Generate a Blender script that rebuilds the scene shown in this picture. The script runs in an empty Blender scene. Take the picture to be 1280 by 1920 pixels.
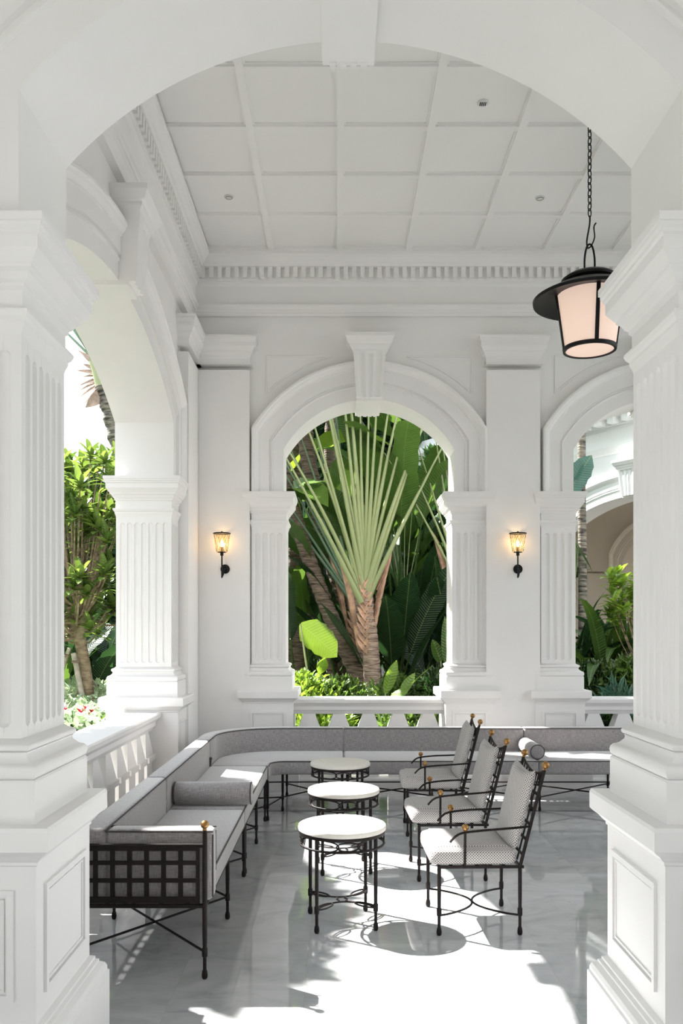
import bpy, bmesh, math, random
from mathutils import Vector, Matrix
C = bpy.context.scene.collection
S = bpy.context.scene
PI = math.pi

# ---------------------------------------------------------------- camera
cam_d = bpy.data.cameras.new('camera'); cam = bpy.data.objects.new('camera', cam_d); C.objects.link(cam)
cam.location = (0, 0, 1.62); cam.rotation_euler = (PI/2, 0, 0)
cam_d.sensor_fit = 'VERTICAL'; cam_d.sensor_height = 36; cam_d.lens = 30.0      # 1600 px focal length
cam_d.shift_x = 6/1920; cam_d.shift_y = 221/1920
cam_d.clip_start = .05; cam_d.clip_end = 300
S.camera = cam
# ---------------------------------------------------------------- light
w = bpy.data.worlds.new('sky'); S.world = w; w.use_nodes = True
nt = w.node_tree; bg = nt.nodes['Background']
tc = nt.nodes.new('ShaderNodeTexCoord'); sp = nt.nodes.new('ShaderNodeSeparateXYZ'); rp = nt.nodes.new('ShaderNodeValToRGB')
nt.links.new(tc.outputs['Generated'], sp.inputs[0]); nt.links.new(sp.outputs['Z'], rp.inputs[0]); nt.links.new(rp.outputs[0], bg.inputs[0])
rp.color_ramp.elements[0].position = 0.0; rp.color_ramp.elements[0].color = (.97, .985, 1, 1)
rp.color_ramp.elements[1].position = .8; rp.color_ramp.elements[1].color = (.76, .86, 1, 1)
bg.inputs[1].default_value = 1.05
sun_d = bpy.data.lights.new('sun', 'SUN'); sun = bpy.data.objects.new('sun', sun_d); C.objects.link(sun)
sun_d.energy = 9.5; sun_d.angle = math.radians(.6); sun_d.color = (1, .965, .92)
sun.location = (-8, 9, 14)
sun.rotation_euler = Vector((.40, -.25, -.53)).to_track_quat('-Z', 'Y').to_euler()
S.view_settings.view_transform = 'Standard'; S.view_settings.look = 'None'
S.view_settings.gamma = 1; S.view_settings.use_curve_mapping = False
S.view_settings.exposure = 1.14

# ---------------------------------------------------------------- materials
def newmat(name):
    m = bpy.data.materials.new(name); m.use_nodes = True
    return m, m.node_tree, m.node_tree.nodes['Principled BSDF']
def N(nt, kind, **kw):
    n = nt.nodes.new(kind)
    for k, v in kw.items():
        if isinstance(k, str) and hasattr(n, k): setattr(n, k, v)
    return n
def simple(name, col, rough=.5, metal=0, noise=0, nscale=20, bump=0, bscale=60, spec=.5):
    m, nt, b = newmat(name)
    b.inputs['Roughness'].default_value = rough; b.inputs['Metallic'].default_value = metal
    b.inputs['Specular IOR Level'].default_value = spec
    b.inputs['Base Color'].default_value = (*col, 1)
    tc = N(nt, 'ShaderNodeTexCoord')
    if noise:
        n = N(nt, 'ShaderNodeTexNoise'); n.inputs['Scale'].default_value = nscale; n.inputs['Detail'].default_value = 5
        nt.links.new(tc.outputs['Object'], n.inputs['Vector'])
        r = N(nt, 'ShaderNodeValToRGB')
        r.color_ramp.elements[0].position = .3; r.color_ramp.elements[1].position = .7
        r.color_ramp.elements[0].color = (*[max(0, c*(1-noise)) for c in col], 1)
        r.color_ramp.elements[1].color = (*[min(1, c*(1+noise)) for c in col], 1)
        nt.links.new(n.outputs[0], r.inputs[0]); nt.links.new(r.outputs[0], b.inputs['Base Color'])
    if bump:
        n2 = N(nt, 'ShaderNodeTexNoise'); n2.inputs['Scale'].default_value = bscale; n2.inputs['Detail'].default_value = 4
        nt.links.new(tc.outputs['Object'], n2.inputs['Vector'])
        bp = N(nt, 'ShaderNodeBump'); bp.inputs['Strength'].default_value = bump; bp.inputs['Distance'].default_value = .02
        nt.links.new(n2.outputs[0], bp.inputs['Height']); nt.links.new(bp.outputs[0], b.inputs['Normal'])
    return m
M = {}
M['plaster'] = simple('white_plaster', (.87, .855, .84), .55, noise=.015, nscale=3, bump=.05, bscale=9)
M['ceiling'] = simple('ceiling_paint', (.86, .85, .83), .6, noise=.01, nscale=2)
M['cream'] = simple('cream_plaster', (.70, .62, .53), .6, noise=.02, nscale=2)
M['wing'] = simple('wing_plaster', (.80, .81, .81), .6, noise=.02, nscale=2)
M['iron'] = simple('bronze_iron', (.014, .010, .009), .5, 0, noise=.25, nscale=40, spec=.22)
M['black'] = simple('black_metal', (.005, .005, .006), .45, 0, noise=.2, nscale=30, spec=.25)
M['brass'] = simple('aged_brass', (.40, .22, .08), .33, .9, noise=.3, nscale=60)
M['stone'] = simple('table_stone', (.78, .74, .68), .45, noise=.04, nscale=60)
M['soil'] = simple('grass_ground', (.085, .09, .055), .9, noise=.5, nscale=6, bump=.6, bscale=20)
M['glassy'] = simple('grey_plastic', (.62, .62, .60), .4)
M['dark_glass'] = simple('dark_glass', (.03, .035, .04), .15)
M['petal'] = simple('red_petal', (.55, .03, .07), .5, noise=.3, nscale=20)
M['dead'] = simple('dead_frond', (.42, .31, .25), .8, noise=.3, nscale=14)
M['sheath'] = simple('dry_sheath', (.46, .28, .19), .75, noise=.45, nscale=9, bump=.4, bscale=30)
M['stick'] = simple('grey_stake', (.42, .37, .31), .8, noise=.3, nscale=15, bump=.3, bscale=40)

def leafmat(name, c1, c2, rough=.32, trans=.35, veins=True):
    m, nt, b = newmat(name)
    g = N(nt, 'ShaderNodeNewGeometry'); r = N(nt, 'ShaderNodeValToRGB')
    r.color_ramp.elements[0].color = (*c1, 1); r.color_ramp.elements[1].color = (*c2, 1)
    nt.links.new(g.outputs['Random Per Island'], r.inputs[0])
    b.inputs['Roughness'].default_value = rough; b.inputs['Specular IOR Level'].default_value = .5
    nt.links.new(r.outputs[0], b.inputs['Base Color'])
    t = N(nt, 'ShaderNodeBsdfTranslucent'); mx = N(nt, 'ShaderNodeMixShader'); mx.inputs[0].default_value = trans
    hs = N(nt, 'ShaderNodeHueSaturation'); hs.inputs['Hue'].default_value = .475; hs.inputs['Saturation'].default_value = 1.1; hs.inputs['Value'].default_value = 1.7
    nt.links.new(r.outputs[0], hs.inputs['Color']); nt.links.new(hs.outputs[0], t.inputs[0])
    out = nt.nodes['Material Output']
    nt.links.new(b.outputs[0], mx.inputs[1]); nt.links.new(t.outputs[0], mx.inputs[2]); nt.links.new(mx.outputs[0], out.inputs[0])
    # veins running from the pale midrib to the edge (u = distance along the leaf, v = signed distance across it)
    tc = N(nt, 'ShaderNodeTexCoord'); sx = N(nt, 'ShaderNodeSeparateXYZ'); nt.links.new(tc.outputs['UV'], sx.inputs[0])
    def mth(op, a, v=None):
        n = N(nt, 'ShaderNodeMath', operation=op)
        if isinstance(a, (int, float)): n.inputs[0].default_value = a
        else: nt.links.new(a, n.inputs[0])
        if v is not None:
            if isinstance(v, (int, float)): n.inputs[1].default_value = v
            else: nt.links.new(v, n.inputs[1])
        return n.outputs[0]
    av = mth('ABSOLUTE', sx.outputs[1]); ph = mth('MULTIPLY', mth('SUBTRACT', sx.outputs[0], mth('MULTIPLY', av, .5)), 170)
    wave = mth('SINE', ph)
    n3 = N(nt, 'ShaderNodeTexNoise'); n3.inputs['Scale'].default_value = 5; n3.inputs['Detail'].default_value = 3; nt.links.new(tc.outputs['UV'], n3.inputs[0])
    val = mth('ADD', mth('ADD', mth('MULTIPLY', wave, .10), .62), mth('MULTIPLY', n3.outputs[0], .75))
    rib = mth('LESS_THAN', av, .006); hv = N(nt, 'ShaderNodeHueSaturation'); nt.links.new(val, hv.inputs['Value']); nt.links.new(r.outputs[0], hv.inputs['Color'])
    mxr = N(nt, 'ShaderNodeMix', data_type='RGBA'); nt.links.new(mth('MULTIPLY', rib, .55), mxr.inputs[0]); nt.links.new(hv.outputs[0], mxr.inputs[6]); mxr.inputs[7].default_value = (.30, .38, .14, 1)
    if veins: nt.links.new(mxr.outputs[2], b.inputs['Base Color'])
    bp = N(nt, 'ShaderNodeBump'); bp.inputs['Strength'].default_value = .5; bp.inputs['Distance'].default_value = .004
    nt.links.new(wave, bp.inputs['Height'])
    if veins: nt.links.new(bp.outputs[0], b.inputs['Normal'])
    return m
M['leaf_dark'] = leafmat('dark_leaf', (.010, .032, .012), (.032, .085, .026))
M['leaf_mid'] = leafmat('mid_leaf', (.032, .080, .016), (.115, .215, .05))
M['frangipani'] = leafmat('frangipani_leaf', (.05, .11, .022), (.20, .30, .075))
M['leaf_lime'] = leafmat('lime_leaf', (.11, .22, .03), (.27, .42, .08))
M['leaf_blue'] = leafmat('blue_green_leaf', (.05, .12, .10), (.10, .22, .17))
M['petiole'] = leafmat('pale_green_stalk', (.22, .27, .11), (.36, .41, .20), .4, .1, False)
M['petiole_blue'] = leafmat('grey_green_stalk', (.13, .22, .14), (.2, .31, .2), .4, .1, False)
M['cover'] = leafmat('pale_ground_cover', (.30, .42, .26), (.62, .72, .50), .5, .2)

def barkmat(name, c1, c2, ring=40):
    m, nt, b = newmat(name)
    tc = N(nt, 'ShaderNodeTexCoord'); mp = N(nt, 'ShaderNodeMapping'); mp.inputs['Scale'].default_value = (6, 6, ring)
    n = N(nt, 'ShaderNodeTexNoise'); n.inputs['Scale'].default_value = 1.0; n.inputs['Detail'].default_value = 6
    nt.links.new(tc.outputs['Object'], mp.inputs[0]); nt.links.new(mp.outputs[0], n.inputs['Vector'])
    r = N(nt, 'ShaderNodeValToRGB'); r.color_ramp.elements[0].position = .35; r.color_ramp.elements[1].position = .65
    r.color_ramp.elements[0].color = (*c1, 1); r.color_ramp.elements[1].color = (*c2, 1)
    nt.links.new(n.outputs[0], r.inputs[0]); nt.links.new(r.outputs[0], b.inputs['Base Color'])
    b.inputs['Roughness'].default_value = .85
    bp = N(nt, 'ShaderNodeBump'); bp.inputs['Strength'].default_value = .9; bp.inputs['Distance'].default_value = .03
    nt.links.new(n.outputs[0], bp.inputs['Height']); nt.links.new(bp.outputs[0], b.inputs['Normal'])
    return m
M['bark'] = barkmat('brown_bark', (.07, .048, .036), (.27, .20, .15))
M['bark_light'] = barkmat('ringed_pale_bark', (.20, .13, .10), (.52, .39, .31), 55)
M['bark_grey'] = barkmat('mottled_grey_bark', (.035, .032, .025), (.30, .27, .22), 30)
M['bark_tan'] = barkmat('tan_bark', (.16, .11, .07), (.38, .30, .20), 18)

def fabric(name, ca, cb, k=260):
    m, nt, b = newmat(name)
    tc = N(nt, 'ShaderNodeTexCoord')
    def streak(sx, sy):
        mp = N(nt, 'ShaderNodeMapping'); mp.inputs['Scale'].default_value = (sx, sy, 1)
        n = N(nt, 'ShaderNodeTexNoise'); n.inputs['Scale'].default_value = 1; n.inputs['Detail'].default_value = 3
        nt.links.new(tc.outputs['UV'], mp.inputs[0]); nt.links.new(mp.outputs[0], n.inputs['Vector']); return n
    a, c = streak(k, 22), streak(22, k)
    ad = N(nt, 'ShaderNodeMath', operation='ADD'); nt.links.new(a.outputs[0], ad.inputs[0]); nt.links.new(c.outputs[0], ad.inputs[1])
    hf = N(nt, 'ShaderNodeMath', operation='MULTIPLY'); hf.inputs[1].default_value = .5; nt.links.new(ad.outputs[0], hf.inputs[0])
    r = N(nt, 'ShaderNodeValToRGB'); r.color_ramp.elements[0].position = .38; r.color_ramp.elements[1].position = .62
    r.color_ramp.elements[0].color = (*ca, 1); r.color_ramp.elements[1].color = (*cb, 1)
    nt.links.new(hf.outputs[0], r.inputs[0]); nt.links.new(r.outputs[0], b.inputs['Base Color'])
    b.inputs['Roughness'].default_value = .95; b.inputs['Specular IOR Level'].default_value = .15
    b.inputs['Sheen Weight'].default_value = .9; b.inputs['Sheen Roughness'].default_value = .45
    bp = N(nt, 'ShaderNodeBump'); bp.inputs['Strength'].default_value = .25; bp.inputs['Distance'].default_value = .004
    nt.links.new(hf.outputs[0], bp.inputs['Height']); nt.links.new(bp.outputs[0], b.inputs['Normal'])
    return m
M['linen'] = fabric('grey_linen', (.225, .208, .208), (.42, .398, .395))
M['piping'] = simple('dark_piping', (.07, .062, .062), .9)

def lattice_fabric():
    m, nt, b = newmat('woven_lattice_fabric')
    tc = N(nt, 'ShaderNodeTexCoord'); mp = N(nt, 'ShaderNodeMapping')
    mp.inputs['Rotation'].default_value = (0, 0, PI/4); mp.inputs['Scale'].default_value = (95, 95, 95)
    nt.links.new(tc.outputs['UV'], mp.inputs[0])
    fr = N(nt, 'ShaderNodeVectorMath', operation='FRACTION'); nt.links.new(mp.outputs[0], fr.inputs[0])
    sx = N(nt, 'ShaderNodeSeparateXYZ'); nt.links.new(fr.outputs[0], sx.inputs[0])
    def band(o, t):
        n = N(nt, 'ShaderNodeMath', operation='GREATER_THAN'); n.inputs[1].default_value = t; nt.links.new(o, n.inputs[0]); return n
    a, c = band(sx.outputs[0], .42), band(sx.outputs[1], .42)
    mu = N(nt, 'ShaderNodeMath', operation='MULTIPLY'); nt.links.new(a.outputs[0], mu.inputs[0]); nt.links.new(c.outputs[0], mu.inputs[1])
    mx = N(nt, 'ShaderNodeMix', data_type='RGBA'); mx.inputs[6].default_value = (.68, .66, .645, 1); mx.inputs[7].default_value = (.12, .09, .08, 1)
    nt.links.new(mu.outputs[0], mx.inputs[0]); nt.links.new(mx.outputs[2], b.inputs['Base Color'])
    b.inputs['Roughness'].default_value = .9; b.inputs['Specular IOR Level'].default_value = .2
    return m
M['lattice'] = lattice_fabric()

def marble():
    m, nt, b = newmat('polished_marble_tiles')
    tc = N(nt, 'ShaderNodeTexCoord'); sp = N(nt, 'ShaderNodeSeparateXYZ'); nt.links.new(tc.outputs['Object'], sp.inputs[0])
    def mth(op, a, v=None, clamp=False):
        n = N(nt, 'ShaderNodeMath', operation=op); n.use_clamp = clamp
        if isinstance(a, (int, float)): n.inputs[0].default_value = a
        else: nt.links.new(a, n.inputs[0])
        if v is not None:
            if isinstance(v, (int, float)): n.inputs[1].default_value = v
            else: nt.links.new(v, n.inputs[1])
        return n.outputs[0]
    def grid(o, off, size):
        u = mth('DIVIDE', mth('ADD', o, off), size); f = mth('FRACT', u)
        d = mth('ABSOLUTE', mth('SUBTRACT', f, .5))
        return mth('GREATER_THAN', d, .5-.0016/size), mth('FLOOR', u)
    gx, ix = grid(sp.outputs[0], -1.02+5.85, .585); gy, iy = grid(sp.outputs[1], -6.01+8, .8)
    joint = mth('MAXIMUM', gx, gy)
    cb = N(nt, 'ShaderNodeCombineXYZ'); nt.links.new(ix, cb.inputs[0]); nt.links.new(iy, cb.inputs[1])
    wn = N(nt, 'ShaderNodeTexWhiteNoise'); nt.links.new(cb.outputs[0], wn.inputs['Vector'])
    # veins, shifted per tile
    va = N(nt, 'ShaderNodeVectorMath', operation='ADD'); sc = N(nt, 'ShaderNodeVectorMath', operation='SCALE'); sc.inputs['Scale'].default_value = 9
    nt.links.new(wn.outputs['Color'], sc.inputs[0]); nt.links.new(tc.outputs['Object'], va.inputs[0]); nt.links.new(sc.outputs[0], va.inputs[1])
    mp = N(nt, 'ShaderNodeMapping'); mp.inputs['Scale'].default_value = (2.0, 3.4, 3); mp.inputs['Rotation'].default_value = (0, 0, .5)
    nt.links.new(va.outputs[0], mp.inputs[0])
    n1 = N(nt, 'ShaderNodeTexNoise'); n1.inputs['Scale'].default_value = 1.3; n1.inputs['Detail'].default_value = 9; n1.inputs['Roughness'].default_value = .62; n1.inputs['Distortion'].default_value = 1.2
    nt.links.new(mp.outputs[0], n1.inputs['Vector'])
    r = N(nt, 'ShaderNodeValToRGB'); e = r.color_ramp.elements
    e[0].position = .28; e[0].color = (.38, .395, .405, 1); e[1].position = .60; e[1].color = (.56, .575, .585, 1)
    e2 = e.new(.45); e2.color = (.50, .515, .525, 1)
    nt.links.new(n1.outputs[0], r.inputs[0])
    n2 = N(nt, 'ShaderNodeTexNoise'); n2.inputs['Scale'].default_value = 5; n2.inputs['Detail'].default_value = 8; n2.inputs['Roughness'].default_value = .7
    nt.links.new(mp.outputs[0], n2.inputs['Vector'])
    fl = mth('MULTIPLY', mth('LESS_THAN', n2.outputs[0], .33), .35)
    mx = N(nt, 'ShaderNodeMix', data_type='RGBA'); nt.links.new(fl, mx.inputs[0]); nt.links.new(r.outputs[0], mx.inputs[6]); mx.inputs[7].default_value = (.15, .16, .17, 1)
    hv = N(nt, 'ShaderNodeHueSaturation'); nt.links.new(mx.outputs[2], hv.inputs['Color'])
    nt.links.new(mth('ADD', mth('MULTIPLY', wn.outputs['Value'], .10), .95), hv.inputs['Value'])
    mj = N(nt, 'ShaderNodeMix', data_type='RGBA'); nt.links.new(joint, mj.inputs[0]); nt.links.new(hv.outputs[0], mj.inputs[6]); mj.inputs[7].default_value = (.50, .48, .45, 1)
    nt.links.new(mj.outputs[2], b.inputs['Base Color'])
    b.inputs['Roughness'].default_value = .04; b.inputs['Specular IOR Level'].default_value = .75
    n3 = N(nt, 'ShaderNodeTexNoise'); n3.inputs['Scale'].default_value = 1.5
    nt.links.new(tc.outputs['Object'], n3.inputs['Vector'])
    bp = N(nt, 'ShaderNodeBump'); bp.inputs['Strength'].default_value = .06; bp.inputs['Distance'].default_value = .02
    nt.links.new(n3.outputs[0], bp.inputs['Height']); nt.links.new(bp.outputs[0], b.inputs['Normal'])
    return m
M['marble'] = marble()

def emit(name, col, s, mixdiff=True):
    m, nt, b = newmat(name)
    b.inputs['Base Color'].default_value = (*[min(1, c) for c in col], 1)
    b.inputs['Emission Color'].default_value = (*col, 1); b.inputs['Emission Strength'].default_value = s
    b.inputs['Roughness'].default_value = .6
    return m
M['shade'] = emit('frosted_shade', (.88, .66, .55), .24)
M['bulb'] = emit('bulb_glow', (1, .72, .38), 9)
def ribglass():
    m, nt, b = newmat('ribbed_amber_glass')
    g = N(nt, 'ShaderNodeBsdfGlossy'); g.inputs[0].default_value = (1, .85, .6, 1); g.inputs['Roughness'].default_value = .15
    t = N(nt, 'ShaderNodeBsdfTransparent'); t.inputs[0].default_value = (1, .93, .80, 1)
    tl = N(nt, 'ShaderNodeBsdfTranslucent'); tl.inputs[0].default_value = (1, .8, .5, 1)
    tc = N(nt, 'ShaderNodeTexCoord'); wv = N(nt, 'ShaderNodeTexWave'); wv.wave_type = 'BANDS'; wv.inputs['Scale'].default_value = 30; wv.inputs['Distortion'].default_value = 3
    nt.links.new(tc.outputs['Object'], wv.inputs[0])
    mt = N(nt, 'ShaderNodeMath', operation='MULTIPLY'); mt.inputs[1].default_value = .45; nt.links.new(wv.outputs[1], mt.inputs[0])
    m1 = N(nt, 'ShaderNodeMixShader'); m1.inputs[0].default_value = .3; nt.links.new(g.outputs[0], m1.inputs[1]); nt.links.new(tl.outputs[0], m1.inputs[2])
    m2 = N(nt, 'ShaderNodeMixShader'); nt.links.new(mt.outputs[0], m2.inputs[0]); nt.links.new(t.outputs[0], m2.inputs[1]); nt.links.new(m1.outputs[0], m2.inputs[2])
    nt.links.new(m2.outputs[0], nt.nodes['Material Output'].inputs[0])
    return m
M['ribglass'] = ribglass()

# ---------------------------------------------------------------- mesh helpers
class MB:
    def __init__(s): s.v = []; s.f = []; s.uv = {}
    def add(s, vs, fs):
        b = len(s.v); s.v += [Vector(p) for p in vs]; s.f += [[b+i for i in f] for f in fs]
    def box(s, x0, x1, y0, y1, z0, z1):
        s.add([(x0,y0,z0),(x1,y0,z0),(x1,y1,z0),(x0,y1,z0),(x0,y0,z1),(x1,y0,z1),(x1,y1,z1),(x0,y1,z1)],
              [(0,3,2,1),(4,5,6,7),(0,1,5,4),(1,2,6,5),(2,3,7,6),(3,0,4,7)])
    def loft(s, rings, cap=True, close=True):
        n = len(rings[0]); vs = [p for r in rings for p in r]; fs = []
        for i in range(len(rings)-1):
            for j in range(n if close else n-1):
                k = (j+1) % n; fs.append((i*n+j, i*n+k, (i+1)*n+k, (i+1)*n+j))
        if cap: fs += [tuple(range(n-1, -1, -1)), tuple((len(rings)-1)*n+j for j in range(n))]
        s.add(vs, fs)
    def bar(s, a, b, w, h=None, up=(0,0,1)):
        a, b = Vector(a), Vector(b); d = (b-a).normalized(); h = h or w
        u = Vector(up)
        if abs(d.dot(u)) > .98: u = Vector((0,1,0))
        x = d.cross(u).normalized()*w/2; y = d.cross(x).normalized()*h/2
        s.loft([[p-x-y, p+x-y, p+x+y, p-x+y] for p in (a, b)])
    def tube(s, pts, r, n=8, closed=False, squash=1.0):
        pts = [Vector(p) for p in pts]; m = len(pts)
        rr = r if isinstance(r, (list, tuple)) else [r]*m
        ref = None; rings = []
        for i, p in enumerate(pts):
            if closed: d = pts[(i+1) % m]-pts[i-1]
            else: d = pts[min(i+1, m-1)]-pts[max(i-1, 0)]
            d.normalize()
            if ref is None:
                ref = Vector((0,0,1)) if abs(d.z) < .9 else Vector((1,0,0))
                ref = (ref-d*ref.dot(d)).normalized()
            else: ref = (ref-d*ref.dot(d)).normalized()
            bi = d.cross(ref)
            rings.append([p+(ref*math.cos(2*PI*j/n)+bi*math.sin(2*PI*j/n)*squash)*rr[i] for j in range(n)])
        if closed: rings.append(rings[0])
        s.loft(rings, cap=not closed)
    def lathe(s, prof, c=(0,0,0), n=24, cap=True):
        c = Vector(c)
        s.loft([[c+Vector((r*math.cos(2*PI*j/n), r*math.sin(2*PI*j/n), z)) for j in range(n)] for r, z in prof], cap=cap)
    def ball(s, c, r, n=14):
        s.lathe([(max(1e-4, r*math.sin(PI*i/8)), -r*math.cos(PI*i/8)) for i in range(9)], c, n)
    def rects(s, x0, x1, y0, y1, prof):          # stacked rectangles, prof = (z, offset)
        s.loft([[(x0-o,y0-o,z),(x1+o,y0-o,z),(x1+o,y1+o,z),(x0-o,y1+o,z)] for z, o in prof])
    def xf(s, mat): s.v = [mat @ p for p in s.v]; return s
    def build(s, name, mat, parent=None, smooth=.6, bevel=0, uv=True):
        me = bpy.data.meshes.new(name)
        off = parent_origin(parent)
        bm = bmesh.new()
        vs = [bm.verts.new(p-off) for p in s.v]; keys = {v: i for i, v in enumerate(vs)}
        for f in s.f:
            if len(set(f)) > 2:
                try: bm.faces.new([vs[i] for i in f])
                except ValueError: pass
        if not s.uv: bmesh.ops.remove_doubles(bm, verts=bm.verts, dist=2e-5)
        bmesh.ops.recalc_face_normals(bm, faces=bm.faces)
        if bevel:
            es = [e for e in bm.edges if len(e.link_faces) == 2 and e.calc_face_angle(0) > .5]
            bmesh.ops.bevel(bm, geom=es, offset=bevel, segments=2, profile=.5, affect='EDGES')
        if uv:
            L = bm.loops.layers.uv.new('uv')
            for f in bm.faces:
                n = f.normal; a = max(range(3), key=lambda i: abs(n[i]))
                for l in f.loops:
                    c = l.vert.co; l[L].uv = ((c.y, c.z), (c.x, c.z), (c.x, c.y))[a]
        elif s.uv:
            L = bm.loops.layers.uv.new('uv')
            for f in bm.faces:
                for l in f.loops: l[L].uv = s.uv.get(keys.get(l.vert, -1), (0, .5))
        bm.to_mesh(me); bm.free()
        me.materials.append(mat)
        if smooth:
            for p in me.polygons: p.use_smooth = True
            me.set_sharp_from_angle(angle=smooth)
        o = bpy.data.objects.new(name, me); C.objects.link(o)
        if parent: o.parent = parent
        return o
ORG = {}
def parent_origin(p):
    v = Vector((0,0,0))
    while p is not None:
        v = v+p.location; p = p.parent
    return v
def tag(o, label, cat, group=None, kind=None):
    o['label'] = label; o['category'] = cat
    if group: o['group'] = group
    if kind: o['kind'] = kind
    return o
def thing(name, label, cat, loc=(0,0,0), group=None):
    o = bpy.data.objects.new(name, None); C.objects.link(o); o.location = loc; o.empty_display_size = .1
    return tag(o, label, cat, group)
def struct(o): o['kind'] = 'structure'; return o
def dup(root, loc=None, rz=None, label=None):
    def cp(o, par):
        c = o.copy(); C.objects.link(c); c.parent = par
        for ch in [x for x in S.objects if x.parent == o]: cp(ch, c)
        return c
    r = cp(root, None)
    if loc is not None: r.location = loc
    if rz is not None: r.rotation_euler = (0, 0, rz)
    if label: r['label'] = label
    return r
H0 = 1.62
def P(px, py, Y): return Vector(((px-634)*Y/1600, Y, H0-(py-1181)*Y/1600))   # a measured direction and a distance turned into a place
# ================================================================ ARCHITECTURE
PL = M['plaster']
def arch_geo(hw, crown, kink):
    rise = crown-kink; R = (hw*hw+rise*rise)/(2*rise); return R, crown-R
def contour(uc, hw, R, cz, zb, o=0., n=44, sq=.84):
    xv = hw+sq*o; r = R+o; zk = cz+math.sqrt(r*r-xv*xv); a = math.asin(xv/r)
    pts = [(uc-xv, zb), (uc-xv, zk)]
    pts += [(uc+r*math.sin(t), cz+r*math.cos(t)) for t in [-a+2*a*i/n for i in range(1, n)]]
    return pts+[(uc+xv, zk), (uc+xv, zb)]
def arcade_wall(name, T, u0, u1, arches, zb, zt, t, mat, parent=None):
    """wall above impost level: local u along the wall, v 0..t into it, T maps (u,v,z) to the place"""
    mb = MB(); path = [(u0, zb)]
    for a in arches: path += contour(a[0], a[1], a[2], a[3], zb)
    path.append((u1, zb))
    for (ua, za), (ub, zc) in zip(path, path[1:]):
        mb.add([(ua,0,za),(ub,0,zc),(ub,t,zc),(ua,t,za)], [(0,1,2,3)])
        if abs(ub-ua) > 1e-6:
            for v in (0, t): mb.add([(ua,v,za),(ub,v,zc),(ub,v,zt),(ua,v,zt)], [(0,1,2,3)])
            mb.add([(ua,0,zt),(ub,0,zt),(ub,t,zt),(ua,t,zt)], [(0,1,2,3)])
    for u in (u0, u1): mb.add([(u,0,zb),(u,t,zb),(u,t,zt),(u,0,zt)], [(0,1,2,3)])
    mb.xf(T); return mb.build(name, mat, parent, smooth=.35)
AV = [(0,0),(0,.035),(.125,.035),(.132,.05),(.142,.05),(.150,.035),(.165,.035),(.172,.055),(.285,.055),(.292,.066),(.30,.066),(.31,.075),(.325,.088),(.345,.094),(.352,.105),(.372,.105),(.383,.095),(.383,0)]
def archivolt(a, T, zb, t, mat, parent, sides=(0, 1)):
    for sd in sides:
        mb = MB(); rings = []
        for o, p in AV:
            v = -p if sd == 0 else t+p
            rings.append([(u, v, z) for u, z in contour(a[0], a[1], a[2], a[3], zb, o)])
        mb.loft(rings, cap=False, close=False); mb.xf(T)
        mb.build('archivolt', mat, parent, smooth=.3)
def keystone(a, T, zcap, mat, parent, ucap=.245, utop=.17, ubot=.13, drop=.03, t=.5, v0=-.15, rear=.10, front=True, w=None):
    mb = MB(); crown = a[2]+a[3]; w = w or ubot
    # block through the soffit, with little scallops underneath
    mb.box(a[0]-w, a[0]+w, v0+.05, t+rear, crown-drop, crown+.02)
    for i in range(4):
        mb.box(a[0]-w+.02+i*(w*2-.04)/4+.008, a[0]-w+.02+(i+1)*(w*2-.04)/4-.008, t+rear-.02, t+rear+.005, crown-drop-.008, crown-drop+.01)
    if front:
        zs = zcap-.15; z0 = crown-.005; nfl = 3; rings = []
        for z, hw_, v in ((z0, ubot, v0), (zs-.04, utop-.01, v0-.03), (zs-.015, utop, v0-.04), (zs, utop+.01, v0-.04)):
            pts = [(-1, None)]; row = []
            N_ = 25
            for j in range(N_):
                s_ = -1+2*j/(N_-1); d = 0
                if abs(s_) < .82:
                    ph = ((s_+.82)/1.64*nfl) % 1; d = .018*math.sin(PI*ph)
                    if z > zs-.03: d = 0
                row.append((a[0]+s_*hw_, v+d, z))
            rings.append(row+[(a[0]+hw_, .0, z), (a[0]-hw_, .0, z)])
        mb.loft(rings)
        prof = [(zs,.0),(zs+.02,.012),(zs+.035,.02),(zs+.05,.02),(zs+.06,.04),(zs+.10,.055),(zs+.115,.065),(zs+.15,.065),(zs+.155,.05)]
        mb.rects(a[0]-(ucap-.065), a[0]+(ucap-.065), v0-.04, .0, prof)
    mb.xf(T); return mb.build('keystone', mat, parent, smooth=.5)

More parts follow.
